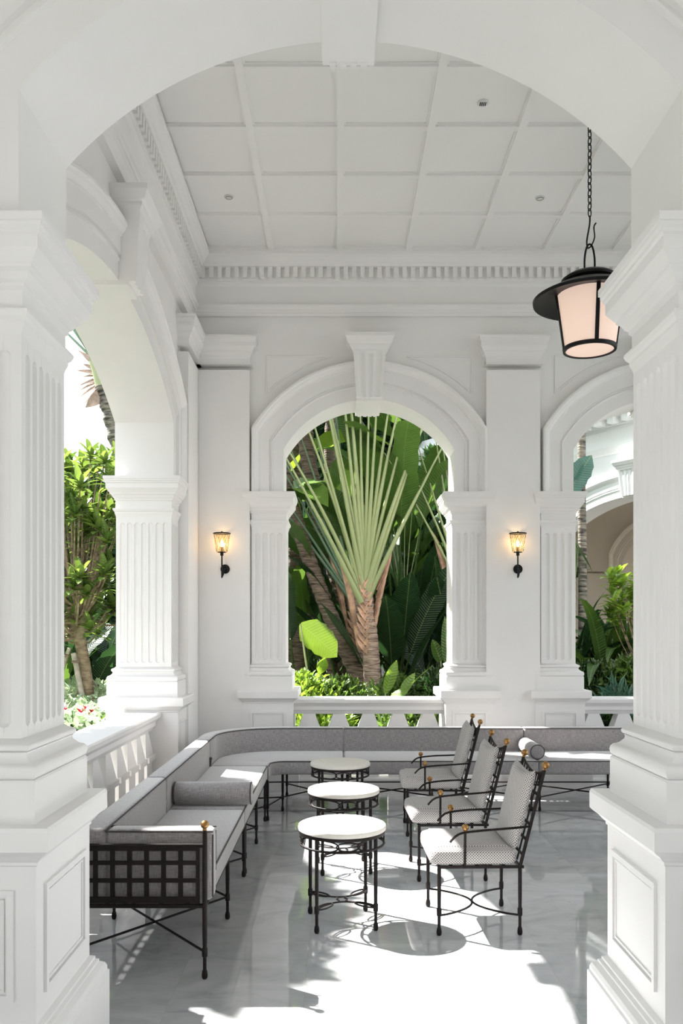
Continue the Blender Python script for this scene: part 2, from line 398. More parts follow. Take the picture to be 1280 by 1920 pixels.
CAP = [(-.36,.0),(-.345,.004),(-.325,.012),(-.315,.012),(-.305,.022),(-.29,.028),(-.282,.028),(-.28,.004),(-.215,.004),(-.205,.014),(-.195,.014),(-.185,.026),(-.165,.036),(-.155,.05),(-.145,.052),(-.142,.056),(-.105,.082),(-.065,.082),(-.058,.09),(-.048,.09),(-.04,.098),(-.028,.098),(-.026,.104),(0,.104)]
BASE = [(0,.068),(.135,.068),(.142,.062)]+[(.165-.027*math.cos(PI*i/6), .048+.022*math.sin(PI*i/6)) for i in range(7)]+[(.197,.040),(.203,.034),(.212,.026),(.222,.024),(.228,.028)]+[(.242-.013*math.cos(PI*i/5), .024+.012*math.sin(PI*i/5)) for i in range(6)]+[(.262,.010),(.27,.0)]
def cap_prof(ztop, k=1.): return [(ztop+z, o*k) for z, o in CAP]
def fluted(mb, x0, x1, y0, y1, z0, z1, pitch=.068, sides='nsew', depth=.021):
    def ring(z):
        dz = min(z-(z0+.035), (z1-.05)-z)
        pts = []
        cs = [(x0,y0),(x1,y0),(x1,y1),(x0,y1)]; nm = 'sewn'; nm = ['s', 'e', 'n', 'w']
        for k in range(4):
            a, b = Vector(cs[k]), Vector(cs[(k+1) % 4]); L = (b-a).length; d = (b-a)/L; nrm = Vector((-d.y, d.x))
            pts.append(a)
            if nm[k] not in sides: continue
            n = max(1, round((L-.05)/pitch)); st = (L-.05)/n; hw0 = st*.34
            if dz <= 0: f = 0
            elif dz < hw0: f = math.sqrt(max(0, 1-((hw0-dz)/hw0)**2))
            else: f = 1
            for i in range(n):
                c = .025+st*(i+.5)
                for q in range(7):
                    th = PI*q/6; pts.append(a+d*(c-hw0*max(f,.02)*math.cos(th))+nrm*depth*f*math.sin(th))
        return [(p.x, p.y, z) for p in pts]
    h = .024
    zs = [z0, z0+.0351]+[z0+.035+h*q for q in (.15,.4,.7,1.)]+[z1-.05-h*q for q in (1.,.7,.4,.15)]+[z1-.0501, z1]
    mb.loft([ring(z) for z in zs])
def panel(mb, face, a0, a1, z0, z1, pos, outw, w=.022, h=.012):
    """raised picture-frame moulding on a face; face 'x' or 'y' = axis it is normal to"""
    def bx(p0, p1, q0, q1, hh):
        lo, hi = sorted((pos, pos+outw*hh))
        if face == 'y': mb.box(p0, p1, lo, hi, q0, q1)
        else: mb.box(lo, hi, p0, p1, q0, q1)
    for m_, ww, hh in ((0, w, h), (w*1.4, w*.35, h*.55)):
        b0, b1, c0, c1 = a0+m_, a1-m_, z0+m_, z1-m_
        bx(b0, b1, c0, c0+ww, hh); bx(b0, b1, c1-ww, c1, hh); bx(b0, b0+ww, c0+ww, c1-ww, hh); bx(b1-ww, b1, c0+ww, c1-ww, hh)
def pillar(label, x0, x1, y0, y1, hp=1.0, hi=3.0, panels=(), kcap=.92, group=None, sides='nsew', pitch=.068):
    """pedestal + base + fluted shaft + impost; x0..y1 is the shaft"""
    t = thing('fluted_pillar', label, 'pillar', ((x0+x1)/2, (y0+y1)/2, 0), group)
    mb = MB(); d = .075
    mb.rects(x0, x1, y0, y1, [(0,d+.062),(.265,d+.062),(.272,d+.055),(.285,d+.055),(.30,d+.048),(.312,d+.03),(.32,d+.03),(.326,d+.018),(.336,d+.018),(.345,d),
        (hp-.135,d),(hp-.13,d+.006),(hp-.12,d+.006),(hp-.112,d+.016),(hp-.095,d+.03),(hp-.085,d+.045),(hp-.075,d+.055),(hp-.012,d+.055),(hp,d+.050)])
    e = d-.001; pm = MB()
    for p in panels:
        z0, z1 = .42, hp-.21
        if p == 's': panel(pm, 'y', x0-e+.07, x1+e-.07, z0, z1, y0-e, -1)
        if p == 'n': panel(pm, 'y', x0-e+.07, x1+e-.07, z0, z1, y1+e, 1)
        if p == 'e': panel(pm, 'x', y0-e+.07, y1+e-.07, z0, z1, x1+e, 1)
        if p == 'w': panel(pm, 'x', y0-e+.07, y1+e-.07, z0, z1, x0-e, -1)
    mb.build('pedestal', PL, t, smooth=0)
    if panels: pm.build('panel', PL, t, smooth=0)
    mb = MB(); mb.rects(x0, x1, y0, y1, [(hp+z, o) for z, o in BASE]); mb.build('base', PL, t, smooth=.7)
    mb = MB(); fluted(mb, x0, x1, y0, y1, hp+.27, hi-.36, sides=sides, pitch=pitch); mb.build('shaft', PL, t, smooth=.7)
    mb = MB(); mb.rects(x0, x1, y0, y1, cap_prof(hi, kcap)); mb.build('capital', PL, t, smooth=.3)
    return t
ID = Matrix.Identity(4)
def TM(o, ux, vx):     # (u,v,z) -> o + u*ux + v*vx
    m = Matrix.Identity(4); ux, vx = Vector((*ux, 0)), Vector((*vx, 0))
    for i in range(3): m[i][0] = ux[i]; m[i][1] = vx[i]; m[i][2] = (0,0,1)[i]; m[i][3] = (*o, 0)[i]
    return m

# ---- back wall
YB = 8.74
RB, CB = arch_geo(.872, 3.97, 3.46)
back_arches = [(.313+i*2.957, .872, RB, CB) for i in range(3)]
TB = TM((0, YB), (1, 0), (0, 1))
HI_B, HI_L, HI_F = 3.02, 3.0, 2.96
wb = struct(arcade_wall('wall_back', TB, -1.95, 7.6, back_arches, HI_B, 5.6, .42, PL))
for a in back_arches: archivolt(a, TB, HI_B, .42, PL, wb); keystone(a, TB, 4.585, PL, wb, t=.42)
# ---- left wall  (u = Y, v = -(X+1.5))
RL, CL = arch_geo(1.80, 3.985, 3.49)
left_arch = (5.90, 1.80, RL, CL)
TL = TM((-1.52, 0), (0, 1), (-1, 0))
wl = struct(arcade_wall('wall_left', TL, 2.83, 9.16, [left_arch], HI_L, 5.6, .46, PL))
archivolt(left_arch, TL, HI_L, .46, PL, wl); keystone(left_arch, TL, 4.585, PL, wl, t=.46)
# ---- front wall
RF, CF = arch_geo(1.09, 3.893, 3.40)
front_arches = [(.04, 1.09, RF, CF), (3.15, 1.09, RF, CF)]
TF = TM((0, 2.84), (1, 0), (0, 1))
wf = struct(arcade_wall('wall_front', TF, -2.4, 5.2, front_arches, HI_F, 5.6, .42, PL))
for a in front_arches: archivolt(a, TF, HI_F, .42, PL, wf); keystone(a, TF, 4.5, PL, wf, t=.42, rear=.13, w=.102, drop=.03)
# wall stretches below impost level (beside the pillars)
def solid(name, x0, x1, y0, y1, z0, z1, parent, mat=PL):
    mb = MB(); mb.box(x0, x1, y0, y1, z0, z1); return mb.build(name, mat, parent, smooth=0)
solid('wall_base', -1.98, -1.52, 8.02, 9.16, 0, HI_L, wl)
solid('wall_base', -1.98, -1.52, 3.27, 3.80, 0, HI_L, wl)
solid('wall_base', -1.98, -.88, YB, 9.16, 0, HI_B, wb)
for k in range(3):
    a0 = 1.51+k*2.957
    solid('wall_base', a0, a0+.555, YB, 9.16, 0, HI_B, wb)
for x0, x1 in ((-2.4, -1.50), (1.58, 1.62), (4.5, 5.2)): solid('wall_base', x0, x1, 2.85, 3.26, 0, HI_F, wf)

# ---- flat piers that carry the sconces
def flat_pier(x0, x1, y0, y1, parent, ztop=4.585):
    mb = MB(); mb.box(x0, x1, y0, y1, 0, ztop-.33); o = mb.build('pilaster', PL, parent, smooth=0)
    mb = MB(); mb.rects(x0, x1, y0, y1, cap_prof(ztop, .78)[6:]); mb.build('capital', PL, o, smooth=.3)
for x0, x1 in ((-1.415, -.90), (1.50, 2.045), (4.457, 5.0)): flat_pier(x0, x1, 8.645, YB+.02, wb)
flat_pier(-1.53, -1.417, 8.07, 8.74, wl)
# ---- pillars
pillar('tall white fluted pillar at the left edge of the photo, nearest the camera, on a panelled pedestal', -1.50, -1.05, 2.83, 3.27, .99, HI_F, 'se', 1.0)
pillar('tall white fluted pillar at the right edge of the photo, nearest the camera, on a panelled pedestal', 1.13, 1.58, 2.83, 3.27, .99, HI_F, 'sw', 1.0)
pillar('white fluted pillar at the near end of the left balustrade, hidden behind the nearest left pillar', -2.00, -1.525, 3.77, 4.08, 1.015, HI_L, 'e', .92)
pillar('white fluted pillar at the far end of the left balustrade, sunlit garden to its left', -2.01, -1.51, 7.72, 8.05, 1.015, HI_L, 'e', .92, sides='sew')
bp_labels = ['narrow white fluted pillar on the left side of the central back arch', 'narrow white fluted pillar on the right side of the central back arch',
    'narrow white fluted pillar on the left side of the right back arch', 'narrow white fluted pillar on the right side of the right back arch']
xs = [(-.885, -.535), (1.16, 1.505), (2.07, 2.42), (4.115, 4.46)]
for lb, (x0, x1) in zip(bp_labels, xs): pillar(lb, x0, x1, YB-.03, 9.14, 1.008, HI_B, 's', .92, sides='sew')
pillar('white fluted pillar right of the front arch, standing beyond the right edge', 1.62, 2.06, 2.83, 3.27, .99, HI_F, 's', 1.0)

# ---- spandrel panels on the back wall
def spandrel(a, side, y, parent):
    mb = MB(); u0 = a[0]+side*1.05; r = a[2]+.50
    pts = []
    zt = 4.42; ui = a[0]+side*.27
    zk = a[3]+math.sqrt(r*r-(1.05)**2)
    pts = [(u0, zk), (u0, zt)]
    thmin = math.asin(min(1, .27/r)); thmax = math.asin(1.05/r)
    ztop_i = a[3]+r*math.cos(thmin)
    if ztop_i < zt: pts.append((ui, zt))
    else: thmin = math.acos((zt-a[3])/r)
    pts += [(a[0]+side*r*math.sin(thmin+(thmax-thmin)*i/16), a[3]+r*math.cos(thmin+(thmax-thmin)*i/16)) for i in range(16)]
    mb.tube([(u, y, z) for u, z in pts], .011, n=6, closed=True)
    mb.build('panel_moulding', PL, parent)
for a in back_arches[:2]:
    for s_ in (-1, 1): spandrel(a, s_, YB-.002, wb)
# ---- ceiling with thin battens
ZC = 5.40
cl = solid('ceiling', -2.4, 8, -4.5, 9.2, ZC+.035, ZC+.3, None, M['ceiling']); struct(cl)
for k in range(-1, 14):
    x = -.669+.6855*k
    if x < -1.2: continue
    mb = MB(); 
    mb.box(x-.028, x+.028, 3.26, 8.60, ZC+.006, ZC+.036); mb.box(x-.042, x+.042, 3.26, 8.60, ZC+.024, ZC+.036); mb.build('batten', M['ceiling'], cl, smooth=0)
for k in range(8):
    y = 8.52-.688*k
    if y < 3.3: continue
    mb = MB(); mb.box(-1.35, 8, y-.028, y+.028, ZC+.009, ZC+.036); mb.box(-1.35, 8, y-.042, y+.042, ZC+.025, ZC+.036); mb.build('batten', M['ceiling'], cl, smooth=0)
# ---- cornice
CORN = [(4.82,0),(4.835,.012),(4.85,.012),(4.855,.022),(4.88,.026),(4.895,.040),(4.915,.045),(4.925,.045),(4.925,.008),(5.115,.008),(5.125,.02),(5.14,.03),(5.155,.03),(5.16,.045),(5.285,.045),(5.29,.088),(5.305,.092),(5.315,.10),(5.325,.115),(5.345,.128),(5.365,.15),(5.375,.155),(5.385,.17),(5.42,.17)]
XW, YW = -1.462, 8.70
def cornice_run(name, pts_fn, par=None):
    mb = MB(); mb.loft([pts_fn(o, z) for z, o in CORN], cap=False, close=False)
    return struct(mb.build(name, PL, par, smooth=.3))
tr = cornice_run('trim_1', lambda o, z: [(8, 3.26+o, z), (XW+o, 3.26+o, z), (XW+o, YW-o, z), (8, YW-o, z)])
solid('frieze', -1.53, XW, 3.26, 8.76, 4.70, 5.42, tr); solid('frieze', -1.5, 8, YW, 8.76, 4.82, 5.42, tr)
mb = MB(); x = XW+.07
while x < 7.8: mb.box(x, x+.046, YW-.078, YW-.04, 5.185, 5.288); x += .085
mb.build('dentil_row', PL, tr, smooth=0)
mb = MB(); y = 3.34
while y < YW-.07: mb.box(XW+.04, XW+.078, y, y+.046, 5.185, 5.288); y += .085
mb.build('dentil_row', PL, tr, smooth=0)
# ---- floor
fl = solid('floor', -1.99, 8.5, -5, 9.16, -.25, 0, None, M['marble']); struct(fl)
# ---- unseen rear wall and side arcade, added to cut light on the front faces
TR = TM((-2.4, -3.2), (1, 0), (0, -1))
wr = struct(arcade_wall('wall_rear_added', TR, 0, 10.4, [(2.4+.1, 1.0, *arch_geo(1.0, 3.3, 2.9)), (6.2, 1.0, *arch_geo(1.0, 3.3, 2.9))], 2.3, 5.6, .3, PL))
for x0, x1 in ((-2.4, -.9), (1.1, 2.8), (4.8, 8)): solid('wall_base', x0, x1, -3.5, -3.2, 0, 2.3, wr)
solid('inner_wall', -2.4, 8, -4.6, -4.4, 0, 5.6, wr, M['cream'])  # backs the arches of the added rear wall
TS = TM((-2.0, 0), (0, 1), (-1, 0))
ws = struct(arcade_wall('wall_side_added', TS, -3.5, 2.84, [(-.4, 1.8, RL, CL)], HI_L, 5.6, .4, PL))  # added out of view to dim the space around the camera
for y0, y1 in ((-3.5, -2.2), (1.4, 2.84)): solid('wall_base', -2.4, -2.0, y0, y1, 0, HI_L, ws)
# ---- balustrades
def balustrade(label, T, u0, u1, n, zt=.915, t=.34):
    """u along, v across (centre 0)"""
    tt = thing('balustrade', label, 'balustrade', tuple((T @ Vector(((u0+u1)/2, 0, 0)))))
    mb = MB(); prof = [(zt-.165,.075),(zt-.15,.085),(zt-.13,.10),(zt-.12,.115),(zt-.085,.115),(zt-.07,.128),(zt-.055,.142),(zt-.045,.16),(zt-.012,.165),(zt,.155)]
    mb.loft([[(u0,-o,z),(u1,-o,z),(u1,o,z),(u0,o,z)] for z, o in prof]); mb.xf(T); mb.build('handrail', PL, tt, smooth=.3)
    mb = MB(); mb.loft([[(u0,-o,z),(u1,-o,z),(u1,o,z),(u0,o,z)] for z, o in [(0,.17),(.085,.17),(.10,.155)]]); mb.xf(T); mb.build('curb', PL, tt, smooth=0)
    p = (u1-u0)/n
    for i in range(n):
        c = u0+p*(i+.5); mb = MB()
        def ring(z, a, b): return [(c-a,-b,z),(c+a,-b,z),(c+a,b,z),(c-a,b,z)]
        mb.loft([ring(.10,.105,.095), ring(.50,.105,.095)])
        mb.loft([ring(.47,.130,.12), ring(.515,.130,.12)])
        mb.loft([ring(.515,p/2-.012,.095), ring(zt-.165,.058,.07)])
        mb.xf(T); mb.build('baluster', PL, tt, smooth=0)
balustrade('white balustrade along the left side of the veranda with a sunlit broad handrail', TM((-1.745, 0), (0, 1), (-1, 0)), 4.15, 7.63, 11, .885)
yb_ = YB+.18
balustrade('white balustrade in the central back arch behind the grey sofa', TM((0, yb_), (1, 0), (0, 1)), -.46, 1.09, 5)
balustrade('white balustrade in the right back arch, partly behind the right pillar', TM((0, yb_), (1, 0), (0, 1)), 2.495, 4.045, 5)

# ================================================================ the wing across the garden
def wing():
    D = (-.528, .849); Vn = (.849, .528); O = (5.00, 14.50)
    T = Matrix.Translation((0, 0, -.10)) @ TM(O, D, Vn)
    b = thing('building', 'pale white hotel wing with moulded arches and dentil cornice across the garden', 'building', (5.0, 14.5, 0))
    W = M['wing']; R_, C_ = arch_geo(1.80, 4.0, 3.5); ar = [(-4.7+i*4.7, 1.8, R_, C_) for i in range(5)]
    arcade_wall('wall', T, -7.5, 17, ar, 3.02, 5.9, .45, W, b)
    for a in ar[:4]: archivolt(a, T, 3.02, .45, W, b, sides=(0,)); keystone(a, T, 4.6, W, b, t=.45)
    for i in range(6):
        uc = -7.05+4.7*i
        mb = MB(); mb.rects(uc-.50, uc+.50, 0, .42, [(-.2,.06),(1.,.06),(1.01,.0),(2.66,0)]+cap_prof(3.02)); mb.xf(T); mb.build('pier', W, b, smooth=.3)
    prof = [(4.78,0),(4.80,.03),(4.84,.05),(4.90,.07),(4.95,.07),(4.95,.02),(5.20,.02),(5.22,.05),(5.25,.05),(5.25,.10),(5.38,.10),(5.38,.34),(5.50,.36),(5.52,.40),(5.60,.46),(5.66,.46)]
    mb = MB(); mb.loft([[(-7.5,-o,z),(17,-o,z),(17,0,z),(-7.5,0,z)] for z, o in prof]); mb.xf(T); mb.build('cornice', W, b, smooth=.3)
    mb = MB(); u = -7.3
    while u < 16.8: mb.box(u, u+.13, -.26, -.09, 5.26, 5.385); u += .30
    mb.xf(T); mb.build('dentil_row', W, b, smooth=0)
    mb = MB(); mb.box(-7.5, 17, -.30, .2, 5.66, 5.78); mb.box(-7.5, 17, -.05, .15, 5.78, 6.0); mb.xf(T); mb.build('parapet', W, b, smooth=0)
    mb = MB(); mb.box(-7.5, 17, .1, 7.5, 5.2, 5.4); mb.xf(T); mb.build('ceiling_slab', M['cream'], b, smooth=0)
    mb = MB(); mb.box(-7.5, 17, 0, 7.5, -.4, 0); mb.xf(T); mb.build('floor_slab', M['stone'], b, smooth=0)
    R2, C2 = arch_geo(.85, 3.75, 3.2); ia = [(2.0+i*4.7-4.7, .85, R2, C2) for i in range(5)]
    arcade_wall('inner_wall', T @ Matrix.Translation((0, 3.2, 0)), -7.5, 17, ia, 2.6, 5.25, .5, M['cream'], b)
    for i in range(5):
        uc = 2.0+4.7*i-4.7
        u0 = -7.5 if i == 0 else uc-4.7+.85
        mb = MB(); mb.box(u0, uc-.85, 3.2, 3.7, 0, 2.6); mb.rects(uc-1.05, uc-.85, 3.2, 3.7, [(2.48,.0),(2.52,.03),(2.58,.04),(2.62,.04)]); mb.rects(uc+.85, uc+1.05, 3.2, 3.7, [(2.48,.0),(2.52,.03),(2.58,.04),(2.62,.04)]); mb.xf(T); mb.build('inner_pier', M['cream'], b, smooth=0)
        mb = MB(); mb.xf(T)
    for a in ia: archivolt(a, T @ Matrix.Translation((0, 3.2, 0)), 2.62, .5, M['cream'], b, sides=(0,))
    mb = MB(); mb.box(-7.5, 17, 6.6, 6.8, 0, 5.2); mb.xf(T); mb.build('rear_wall', M['cream'], b, smooth=0)
    for i in range(5):
        uc = 2.0+4.7*i-4.7; mb = MB(); mb.box(uc-.6, uc+.6, 6.52, 6.6, 0, 2.4); mb.xf(T); mb.build('door', M['dark_glass'], b, smooth=0)
    return T
TW = wing()
def ceiling_fan(loc):
    t = thing('ceiling_fan', 'dark ceiling fan on a long rod inside the wing across the garden', 'ceiling fan', loc)
    x, y, z = loc
    mb = MB(); mb.tube([(x, y, z), (x, y, 5.2)], .02); mb.build('rod', M['black'], t)
    mb = MB(); mb.lathe([(.03,.12),(.09,.09),(.12,.02),(.12,-.05),(.07,-.10),(.01,-.12)], loc, 20); mb.build('motor', M['black'], t)
    for k in range(4):
        a = PI/2*k+.12; d = Vector((math.cos(a), math.sin(a), 0)); mb = MB()
        s_ = Vector((-d.y, d.x, .25)).normalized(); c0 = Vector(loc)
        mb.loft([[c0+d*r-s_*w_-Vector((0,0,.008)), c0+d*r+s_*w_-Vector((0,0,.008)), c0+d*r+s_*w_+Vector((0,0,.008)), c0+d*r-s_*w_+Vector((0,0,.008))] for r, w_ in ((.1,.03),(.2,.055),(.62,.07),(.66,.05))])
        mb.build('blade', M['bark'], t)
ceiling_fan(tuple(P(1077, 1073, 17.2)))
# ================================================================ FURNITURE
IR = M['iron']
def curve_pts(pts, n=8):
    """Catmull-Rom through pts"""
    pts = [Vector(p) for p in pts]; out = []
    for i in range(len(pts)-1):
        p0 = pts[max(i-1, 0)]; p1 = pts[i]; p2 = pts[i+1]; p3 = pts[min(i+2, len(pts)-1)]
        for k in range(n):
            t = k/n
            out.append(.5*((2*p1)+(-p0+p2)*t+(2*p0-5*p1+4*p2-p3)*t*t+(-p0+3*p1-3*p2+p3)*t**3))
    return out+[pts[-1]]
def rrect(w, h, r, n=4, puff=0):
    """rounded rectangle section centred on w, from 0..h; list of (a, z)"""
    pts = []
    for cx, cz, a0 in ((w/2-r, r, -PI/2), (w/2-r, h-r, 0), (-w/2+r, h-r, PI/2), (-w/2+r, r, PI)):
        for i in range(n+1):
            a = a0+PI/2*i/n; pts.append((cx+r*math.cos(a), cz+r*math.sin(a)))
    return pts
def sweep_cushion(mb, path, w, z0, h, r=.025, endr=.02, lean=0.):
    """cushion whose rounded section is swept along a level path of (x,y); rounded ends; lean shifts the top sideways"""
    path = [Vector((*p, 0)) for p in path]; n = len(path)
    tang = [(path[min(i+1, n-1)]-path[max(i-1, 0)]).normalized() for i in range(n)]
    stations = [(path[0], tang[0], s, -endr*(1-c)) for s, c in []]
    rings = []
    def ring(p, t, inset):
        nrm = Vector((-t.y, t.x, 0)); sec = rrect(w-2*inset, h-2*inset, max(.004, r-inset*.5))
        return [p+nrm*(a+lean*(z+inset)/h)+Vector((0, 0, z0+z+inset)) for a, z in sec]
    for k in range(4):
        a = PI/2*k/4; rings.append(ring(path[0]+tang[0]*endr*(1-math.cos(a))*1.0, tang[0], endr*(1-math.sin(a))))
    for i in range(n):
        q = path[i]
        if i == 0: q = path[0]+tang[0]*endr
        if i == n-1: q = path[-1]-tang[-1]*endr
        rings.append(ring(q, tang[i], 0))
    for k in range(3, -1, -1):
        a = PI/2*k/4; rings.append(ring(path[-1]-tang[-1]*endr*(1-math.cos(a)), tang[-1], endr*(1-math.sin(a))))
    mb.loft(rings)
def edge_piping(path, off, z, parent, r=.0045):
    path = [Vector((*p, 0)) for p in path]; n = len(path); pts = []
    for i in range(n):
        t = (path[min(i+1, n-1)]-path[max(i-1, 0)]).normalized(); pts.append(path[i]+Vector((-t.y, t.x, 0))*off+Vector((0, 0, z)))
    mb = MB(); mb.tube(pts, r, n=6); return mb.build('piping', M['piping'], parent)
def leg(x, y, ztop, parent, r=.0115, finial=False):
    mb = MB()
    mb.lathe([(.009,0),(.013,.006),(.0145,.018),(.012,.036),(.0085,.044),(.0085,.10),(.0125,.104),(.0135,.115),(.0135,.14),(.0095,.147),(r*.9,.16),(r,.22),(r,ztop-.01),(r*.8,ztop)], (x, y, 0), 12)
    o = mb.build('leg', IR, parent)
    if finial:
        m2 = MB(); m2.lathe([(.005,0),(.011,.004),(.009,.012)], (x, y, ztop-.002), 12); m2.ball((x, y, ztop+.028), .020, 18); m2.build('finial', M['brass'], o)
    return o
ZS, ZSB = .47, .35
def frame_rails(parent, pts_front, pts_back, z=.338, lowz=None):
    mb = MB(); mb.tube(pts_front, .010, 6); mb.tube(pts_back, .010, 6)
    mb.build('seat_frame', IR, parent)
def slats(mb, a0, a1, b0, b1, n, z=.342):
    for i in range(n):
        t = (i+.5)/n; p = Vector((*a0, 0)).lerp(Vector((*a1, 0)), t); q = Vector((*b0, 0)).lerp(Vector((*b1, 0)), t); p.z = q.z = z; mb.bar(p, q, .022, .005)
def xbrace(parent, a, b, c, d, z=.125):
    """stretchers crossing between four legs (x,y)"""
    for p, q, dz in ((a, c, 0), (b, d, .0)):
        mb = MB(); mb.tube([(p[0], p[1], z), (q[0], q[1], z+dz)], .0065, 6); mb.build('cross_stretcher', IR, parent)

XF, XR = -.62, -1.255       # front and rear leg lines of the left run
YF, YR = 7.63, 8.30         # front and rear leg lines of the back run
# --- left run: end section with the lattice arm
def sofa_left_end():
    t = thing('sofa', 'grey linen sofa section with lattice iron arm and brass ball finial, nearest the camera', 'sofa', (-.93, 4.75, 0))
    ys = [3.963, 4.78, 5.60]
    leg(XF, ys[0], .688, t, finial=True)
    for y in ys[1:]: leg(XF, y, .34, t)
    for y in ys: leg(XR, y, .34 if y != ys[0] else .62, t)
    mb = MB()
    for x in (XF, XR): mb.tube([(x, ys[0], .338), (x, 5.62, .338)], .011, 6)
    for y in (ys[0], 5.62): mb.tube([(XF, y, .338), (XR, y, .338)], .011, 6)
    slats(mb, (XF, 4.0), (XF, 5.55), (XR, 4.0), (XR, 5.55), 13)
    for x in [XF-.08-.125*i for i in range(5)]: mb.bar((x, 3.97, .349), (x, 5.6, .349), .022, .005)
    mb.build('seat_frame', IR, t)
    # lattice arm panel
    mb = MB(); y = ys[0]; x1, x0 = XF-.032, XR
    mb.tube([(XF, y, .618), (XR, y, .618)], .010, 8); mb.bar((x1, y, .360), (x0, y, .360), .010, .018)
    for x in (x1, x0+.01): mb.bar((x, y, .34), (x, y, .61), .018, .008)
    k = 0; x = x1-.080
    while x > x0: mb.bar((x, y, .362), (x, y, .612), .022, .006); x -= .079
    for z in (.372, .457, .539, .604): mb.bar((x1, y-.003, z), (x0, y-.003, z), .005, .020)
    mb.build('lattice_arm', IR, t)
    for i in range(2): xbrace(t, (XF, ys[i]), (XF, ys[i+1]), (XR, ys[i+1]), (XR, ys[i]))
    p = [(-.845, 4.10), (-.845, 5.0), (-.845, 5.475)]
    mb = MB(); sweep_cushion(mb, p, .49, ZSB, ZS-ZSB, .022); s = mb.build('seat_cushion', M['linen'], t, smooth=1); edge_piping(p, -.241, ZS-.006, s)
    p = [(-1.155, 3.985), (-1.155, 4.7), (-1.155, 5.395)]
    mb = MB(); sweep_cushion(mb, p, .14, ZSB, .34, .03, lean=0.); s = mb.build('back_cushion', M['linen'], t, smooth=1); edge_piping(p, -.066, ZSB+.332, s)
    p = [(-.585, 4.045), (-.9, 4.045), (-1.09, 4.045)]
    mb = MB(); sweep_cushion(mb, p, .115, ZSB, .335, .028, .03); s = mb.build('arm_cushion', M['linen'], t, smooth=1)
    edge_piping(p, .054, ZSB+.327, s); edge_piping(p, -.054, ZSB+.327, s)
    mb = MB(); mb.tube([(-.588, 4.0, ZSB+.02), (-.588, 4.0, ZSB+.31)], .0035, 6); mb.tube([(-.588, 4.09, ZSB+.12), (-.588, 4.09, ZSB+.31)], .0035, 6); mb.build('piping', M['piping'], s)
def sofa_left_mid():
    t = thing('sofa', 'grey linen sofa section along the left balustrade with sun on its seat, beyond the bolster', 'sofa', (-.93, 6.3, 0))
    ys = [5.66, 6.46, 7.22]
    for y in ys: leg(XF, y, .34, t); leg(XR, y, .34, t)
    mb = MB()
    for x in (XF, XR): mb.tube([(x, ys[0], .338), (x, ys[2], .338)], .011, 6)
    for y in (ys[0], ys[2]): mb.tube([(XF, y, .338), (XR, y, .338)], .011, 6)
    slats(mb, (XF, 5.7), (XF, 7.2), (XR, 5.7), (XR, 7.2), 12); mb.build('seat_frame', IR, t)
    for i in range(2): xbrace(t, (XF, ys[i]), (XF, ys[i+1]), (XR, ys[i+1]), (XR, ys[i]))
    p = [(-.845, 5.485), (-.845, 6.4), (-.845, 7.225)]
    mb = MB(); sweep_cushion(mb, p, .49, ZSB, ZS-ZSB, .022); s = mb.build('seat_cushion', M['linen'], t, smooth=1); edge_piping(p, -.241, ZS-.006, s)
    p = [(-1.155, 5.405), (-1.155, 6.3), (-1.155, 7.22)]
    mb = MB(); sweep_cushion(mb, p, .14, ZSB, .34, .03); s = mb.build('back_cushion', M['linen'], t, smooth=1); edge_piping(p, -.066, ZSB+.332, s)
    mb = MB(); mb.tube([(-1.08, 7.19, .47), (-1.075, 7.19, .53)], .009, 6); mb.ball((-1.075, 7.19, .535), .014); mb.build('cushion_tie', M['piping'], t)
CXc, CYc = -.53, 7.55
def arc(cx, cy, r, a0, a1, n=14): return [(cx+r*math.cos(a0+(a1-a0)*i/n), cy+r*math.sin(a0+(a1-a0)*i/n)) for i in range(n+1)]
